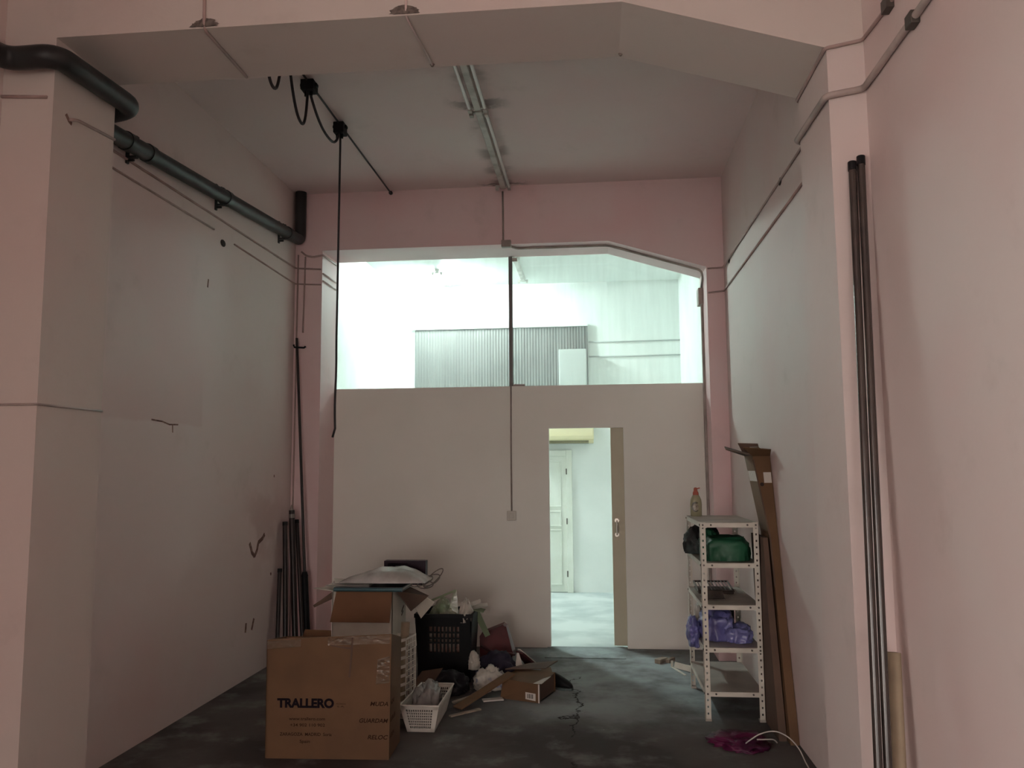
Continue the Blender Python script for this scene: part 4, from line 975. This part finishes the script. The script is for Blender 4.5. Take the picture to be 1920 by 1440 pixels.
# bags to the right of the crate
rd = thing('red_bag', 'dark red bag with pointed top against the partition', 'bag', (-0.85, 7.0, 0))
rp = MB(); 
poly = [(-0.97, 0.0), (-0.74, 0.0), (-0.70, 0.14), (-0.765, 0.345), (-0.79, 0.362), (-0.945, 0.30), (-0.96, 0.31), (-0.985, 0.27)]
N = len(poly)
rp.add([(x, 6.86 + 0.10 * (z / 0.36), z) for x, z in poly] + [(x * 0.9 - 0.085, 6.95, z * 0.98 + 0.004) for x, z in poly] + [(x, 7.10 - 0.02 * z, z) for x, z in poly],
       [tuple(range(N)), tuple(range(3 * N - 1, 2 * N - 1, -1))] + [(r * N + i, r * N + (i + 1) % N, (r + 1) * N + (i + 1) % N, (r + 1) * N + i) for r in (0, 1) for i in range(N)])
rp.build('bag_body', 'red', rd, bevel=0.012)
MB().tube([(-0.97, 6.90, 0.20), (-0.86, 6.865, 0.155), (-0.75, 6.87, 0.15), (-0.69, 6.92, 0.13)], 0.012, 8, 0.03).build('bag_seam', 'maroon', rd, smooth=True)
blob('navy_cloth', 'dark navy cloth bundle lying over the white printed bag', 'cloth', 'navy', (-0.80, 6.60, 0.0), (0.36, 0.30, 0.235), 63, 0.22, 1.8)
blob('printed_bag', 'white plastic bag with blue print slumped before the black crate', 'bag', 'printbag', (-0.835, 6.38, 0.0), (0.26, 0.27, 0.175), 66, 0.34, 2.2)
blob('white_tissue', 'pinkish white crumpled tissue wedged beside the navy cloth', 'tissue', 'whitebag', (-0.955, 6.45, 0.12), (0.10, 0.12, 0.14), 69, 0.35, 2.0)
blob('black_bin_bag', 'slumped black bin bag in the shadow before the crate', 'bag', 'blackbag', (-1.12, 6.24, 0.0), (0.34, 0.32, 0.17), 72, 0.25, 2.0)
mr = thing('maroon_strap', 'folded maroon strap with pale edge lying right of the navy cloth', 'strap', (-0.60, 6.8, 0))
MB().slab([(-0.66, 6.70, 0.20), (-0.60, 6.68, 0.185), (-0.50, 6.86, 0.05), (-0.575, 6.90, 0.02)], 0.012).build('strap', 'maroon', mr)
MB().slab([(-0.645, 6.715, 0.213), (-0.625, 6.71, 0.212), (-0.49, 6.87, 0.06), (-0.50, 6.88, 0.06)], 0.008).build('pale_edge', 'paper', mr)
tag(MB().slab([(-0.66, 6.60, 0.05), (-0.575, 6.62, 0.045), (-0.63, 6.66, 0.20), (-0.645, 6.66, 0.20)], 0.004).build('paper_wedge', 'paper'), 'white paper wedge between navy cloth and maroon strap', 'paper')

# flattened carton with bar code, planks, shoe
fx = thing('small_carton', 'small brown carton with a bar code label lying on the floor', 'carton', (-0.55, 6.2, 0))
q = lambda x, y, z: Vector((-0.715, 6.10, 0)) + Vector((0.93, -0.35, 0)) * x + Vector((0.30, 0.95, 0)) * y + Vector((0, 0, z))
b = MB(); WX, WY, WZ = 0.31, 0.34, 0.128
b.add([q(0, 0, 0), q(WX, 0, 0), q(WX, WY, 0), q(0, WY, 0), q(0, 0.05, WZ), q(WX, 0, WZ), q(WX, WY, WZ + .01), q(0, WY, WZ + .015)],
      [(3, 2, 1, 0), (4, 5, 6, 7), (0, 1, 5, 4), (2, 3, 7, 6), (3, 0, 4, 7)])
b.build('carton_body', 'kraft', fx)
e1 = q(WX, 0, 0)
MB().slab([q(WX - .012, .005, .004), q(WX - .012, WY - .005, .004), q(WX - .012, WY - .005, WZ), q(WX - .012, .005, WZ)], 0.004).build('end_panel', 'kraft_dark', fx)
MB().slab([q(WX - .002, -.003, 0.002), q(WX + .008, -.003, 0.002), q(WX + .008, -.003, WZ + .002), q(WX - .002, -.003, WZ + .002)], 0.004).build('torn_edge', 'paper', fx)
MB().slab([q(WX - .04, 0.0, WZ + .003), q(WX + .02, 0.01, WZ + .004), q(WX + .02, 0.20, WZ + .012), q(WX - .02, 0.14, WZ + .006)], 0.003).build('shiny_tape', 'tape_shiny', fx)
lab = MB().slab([q(0.205, -.002, 0.018), q(0.285, -.002, 0.012), q(0.285, -.002, 0.062), q(0.205, -.002, 0.066)], -0.0012).build('bar_code_label', 'paper', fx)
bars = MB()
for k, w_ in enumerate((.004, .002, .005, .002, .003, .005, .002)):
    x = 0.222 + k * 0.007
    bars.slab([q(x, -.0036, 0.026), q(x + w_, -.0036, 0.026), q(x + w_, -.0036, 0.056), q(x, -.0036, 0.057)], -0.0004)
bars.build('bar_code', 'ink', lab)
tag(MB().slab([(-0.70, 6.30, .155), (-0.40, 6.36, .150), (-0.32, 6.62, .148), (-0.55, 6.74, .10)], 0.006).build('cardboard_sheet', 'kraft_dark'), 'loose brown cardboard sheet resting on the small carton', 'cardboard')
tag(MB().slab([(-0.50, 6.62, 0.0), (-0.36, 6.74, 0.0), (-0.40, 7.05, 0.0), (-0.47, 7.0, 0.0)], 0.005).build('cardboard_scrap', 'kraft'), 'pale brown cardboard scrap on the floor behind the small carton', 'cardboard')
for a, b_, w_, hh, m, lab, nm in (((-0.98, 5.80, 0.01), (-0.64, 6.20, 0.155), 0.085, 0.012, 'kraft', 'brown cardboard strip leaning from the floor onto the printed bag', 'cardboard_strip'),
                             ((-1.03, 5.92, 0.012), (-0.80, 6.17, 0.035), 0.035, 0.012, 'wood', 'pale wooden slat poking out left of the cardboard strip', 'scrap_lumber'),
                             ((-0.83, 6.00, 0.01), (-0.69, 6.05, 0.01), 0.06, 0.01, 'paper', 'torn white paper before the small carton', 'paper_scrap'),
                             ((-1.0, 5.62, 0.006), (-0.82, 5.80, 0.006), 0.03, 0.01, 'wood', 'thin slat flat on the floor, nearest to the small basket', 'scrap_lumber')):
    A, B = Vector(a), Vector(b_); d = B - A; s = d.cross(Vector((0, 0, 1))).normalized() * w_ / 2; nz = s.cross(d).normalized() * hh / 2
    if nz.z < 0: nz = -nz
    tag(MB().obox((A + B) / 2, d / 2, s, nz).build(nm, m, bevel=0.002), lab, nm.split('_')[0] if nm != 'scrap_lumber' else 'lumber')
sh = thing('black_shoe', 'worn black shoe lying right of the small carton', 'shoe', (-0.29, 6.37, 0))
def shoe():
    # sections along the length: (s, half width, height)
    secs = [(0, .022, .05), (.02, .034, .10), (.06, .037, .105), (.11, .036, .09), (.16, .04, .07), (.20, .04, .055), (.235, .028, .034), (.25, .012, .022)]
    A = Vector((-0.375, 6.43, 0.012)); d = Vector((0.90, -0.43, 0)).normalized(); s = Vector((-d.y, d.x, 0)); mb = MB(); n = 12; rings = []
    for t_, hw, hg in secs:
        for k in range(n):
            a = 2 * math.pi * k / n; rings.append(A + d * t_ * 0.78 + s * hw * math.cos(a) + Vector((0, 0, hg * 0.5 + hg * 0.5 * math.sin(a))))
    m_ = len(secs)
    mb.add(rings, [(i * n + k, i * n + (k + 1) % n, (i + 1) * n + (k + 1) % n, (i + 1) * n + k) for i in range(m_ - 1) for k in range(n)] + [tuple(range(n - 1, -1, -1)), tuple(range((m_ - 1) * n, m_ * n))])
    mb.build('upper', 'black', sh, smooth=True)
    so = MB(); L = [A + d * t_ * 0.8 - d * .004 + s * (hw + .003) for t_, hw, _ in secs]; R_ = [A + d * t_ * 0.8 - d * .004 - s * (hw + .003) for t_, hw, _ in secs]
    ring = L + R_[::-1]; N = len(ring)
    so.add([(p.x, p.y, 0) for p in ring] + [(p.x, p.y, 0.018) for p in ring], [tuple(range(N)), tuple(range(2 * N - 1, N - 1, -1))] + [(i, (i + 1) % N, (i + 1) % N + N, i + N) for i in range(N)])
    so.build('sole', 'darkgrey', sh)
shoe()

# ---------------------------------------------------------------- back room
cs = thing('corrugated_panel', 'grey corrugated panel high on the far wall seen through the glazing', 'panel', (-1.3, D3, 2.3))
mb = MB(); x0, x1, z0, z1 = -2.50, -0.10, 2.35, 3.625; n = 120; vs = []
for i in range(n + 1):
    x = x0 + (x1 - x0) * i / n; y = D3 - 0.02 - 0.006 * (i % 2)
    vs += [(x, y, z0), (x, y, z1), (x, D3 - .004, z0), (x, D3 - .004, z1)]
fs = []
for i in range(n):
    a = i * 4; fs += [(a, a + 4, a + 5, a + 1), (a + 1, a + 5, a + 7, a + 3), (a + 2, a + 3, a + 7, a + 6), (a, a + 2, a + 6, a + 4)]
fs += [(0, 1, 3, 2), (n * 4, n * 4 + 2, n * 4 + 3, n * 4 + 1)]
mb.add(vs, fs).build('sheet', 'panel', cs)
MB().box(x0 - .03, D3 - .05, z1, x1 + .03, D3, z1 + .03).build('top_rail', 'mint', cs)
MB().box(x1, D3 - .05, z0, x1 + .03, D3, z1).build('side_rail', 'panel', cs)
wb = thing('wall_cabinet', 'white cabinet box at the right end of the corrugated panel', 'cabinet', (-0.28, D3, 2.6))
MB().box(-0.47, D3 - .16, 2.6, -0.09, D3 - .05, 3.29).build('cabinet_body', 'cabinet', wb, bevel=0.01)
MB().box(-0.30, D3 - .166, 2.64, -0.10, D3 - .16, 2.98).build('cabinet_door', 'cabinet', wb, bevel=0.004)
for z, lab in ((3.405, 'upper cable on the far back-room wall'), (3.20, 'lower cable on the far back-room wall')):
    t_ = tag(MB().tube([(-0.06, D3 - .01, z), (0.5, D3 - .01, z - .006), (XR, D3 - .01, z)], 0.010, 6).build('wall_cable', 'backcable', smooth=True), lab, 'cable', 'back room cables')
ac = thing('air_conditioner', 'yellowed wall air conditioner above the back room door', 'air conditioner', (-0.45, D3, 2.0))
AX0, AX1 = -0.86, -0.01
MB().prism([(0, 0)] * 0 + [(AX0, 2.035), (AX1, 2.035), (AX1, 2.30), (AX0, 2.30)], D3 - .19, D3).build('housing', 'ac', ac, bevel=0.02)
MB().slab([(AX0, D3 - .196, 2.06), (AX1, D3 - .196, 2.06), (AX1, D3 - .20, 2.10), (AX0, D3 - .20, 2.10)], 0.006).build('front_trim', 'ac', ac)
MB().box(AX0 + .06, D3 - .17, 2.0, AX1 - .07, D3 - .03, 2.036).build('vent', 'acdark', ac)
for z in (2.004, 2.018):
    MB().slab([(AX0 + .06, D3 - .178, z), (AX1 - .07, D3 - .178, z), (AX1 - .07, D3 - .15, z + .012), (AX0 + .06, D3 - .15, z + .012)], 0.002).build('vent_louvre', 'ac', ac)
MB().box(AX1 - .07, D3 - .18, 2.0, AX1 - .005, D3 - .02, 2.036).build('end_block', 'ac', ac, bevel=0.004)
# panelled door in the far wall
d2 = struct_root('door_2', 'cream panelled door in the far back-room wall', (-0.75, D3, 0))
dx0, dx1, dh = -1.15, -0.395, 1.83
MB().box(dx0, D3 - .03, 0.012, dx1, D3, dh).build('door_leaf', 'creamdoor', d2)
fr = MB(); fr.box(dx0 - .08, D3 - .045, 0, dx0, D3, dh + .08); fr.box(dx1, D3 - .045, 0, dx1 + .08, D3, dh + .08); fr.box(dx0, D3 - .045, dh, dx1, D3, dh + .08)
fr.build('door_frame', 'creamdoor', d2, bevel=0.004)
for z0, z1 in ((0.12, 0.82), (0.90, 1.07), (1.16, 1.75)):
    for xa, xb in ((dx0 + .09, (dx0 + dx1) / 2 - .04), ((dx0 + dx1) / 2 + .04, dx1 - .09)):
        pn = MB().box(xa, D3 - .036, z0, xb, D3 - .03, z1)
        pn.build('door_panel', 'creamdoor', d2, bevel=0.004)
        mo = MB(); 
        for q_ in ((xa - .02, z0 - .02, xb + .02, z0), (xa - .02, z1, xb + .02, z1 + .02), (xa - .02, z0, xa, z1), (xb, z0, xb + .02, z1)):
            mo.box(q_[0], D3 - .042, q_[1], q_[2], D3 - .03, q_[3])
        mo.build('panel_moulding', 'creamdoor', d2, bevel=0.004)
for z in (0.25, 0.95, 1.62):
    MB().cyl((dx1 + .004, D3 - .05, z - .04), (dx1 + .004, D3 - .05, z + .04), 0.008, n=8).build('hinge', 'bolt', d2)
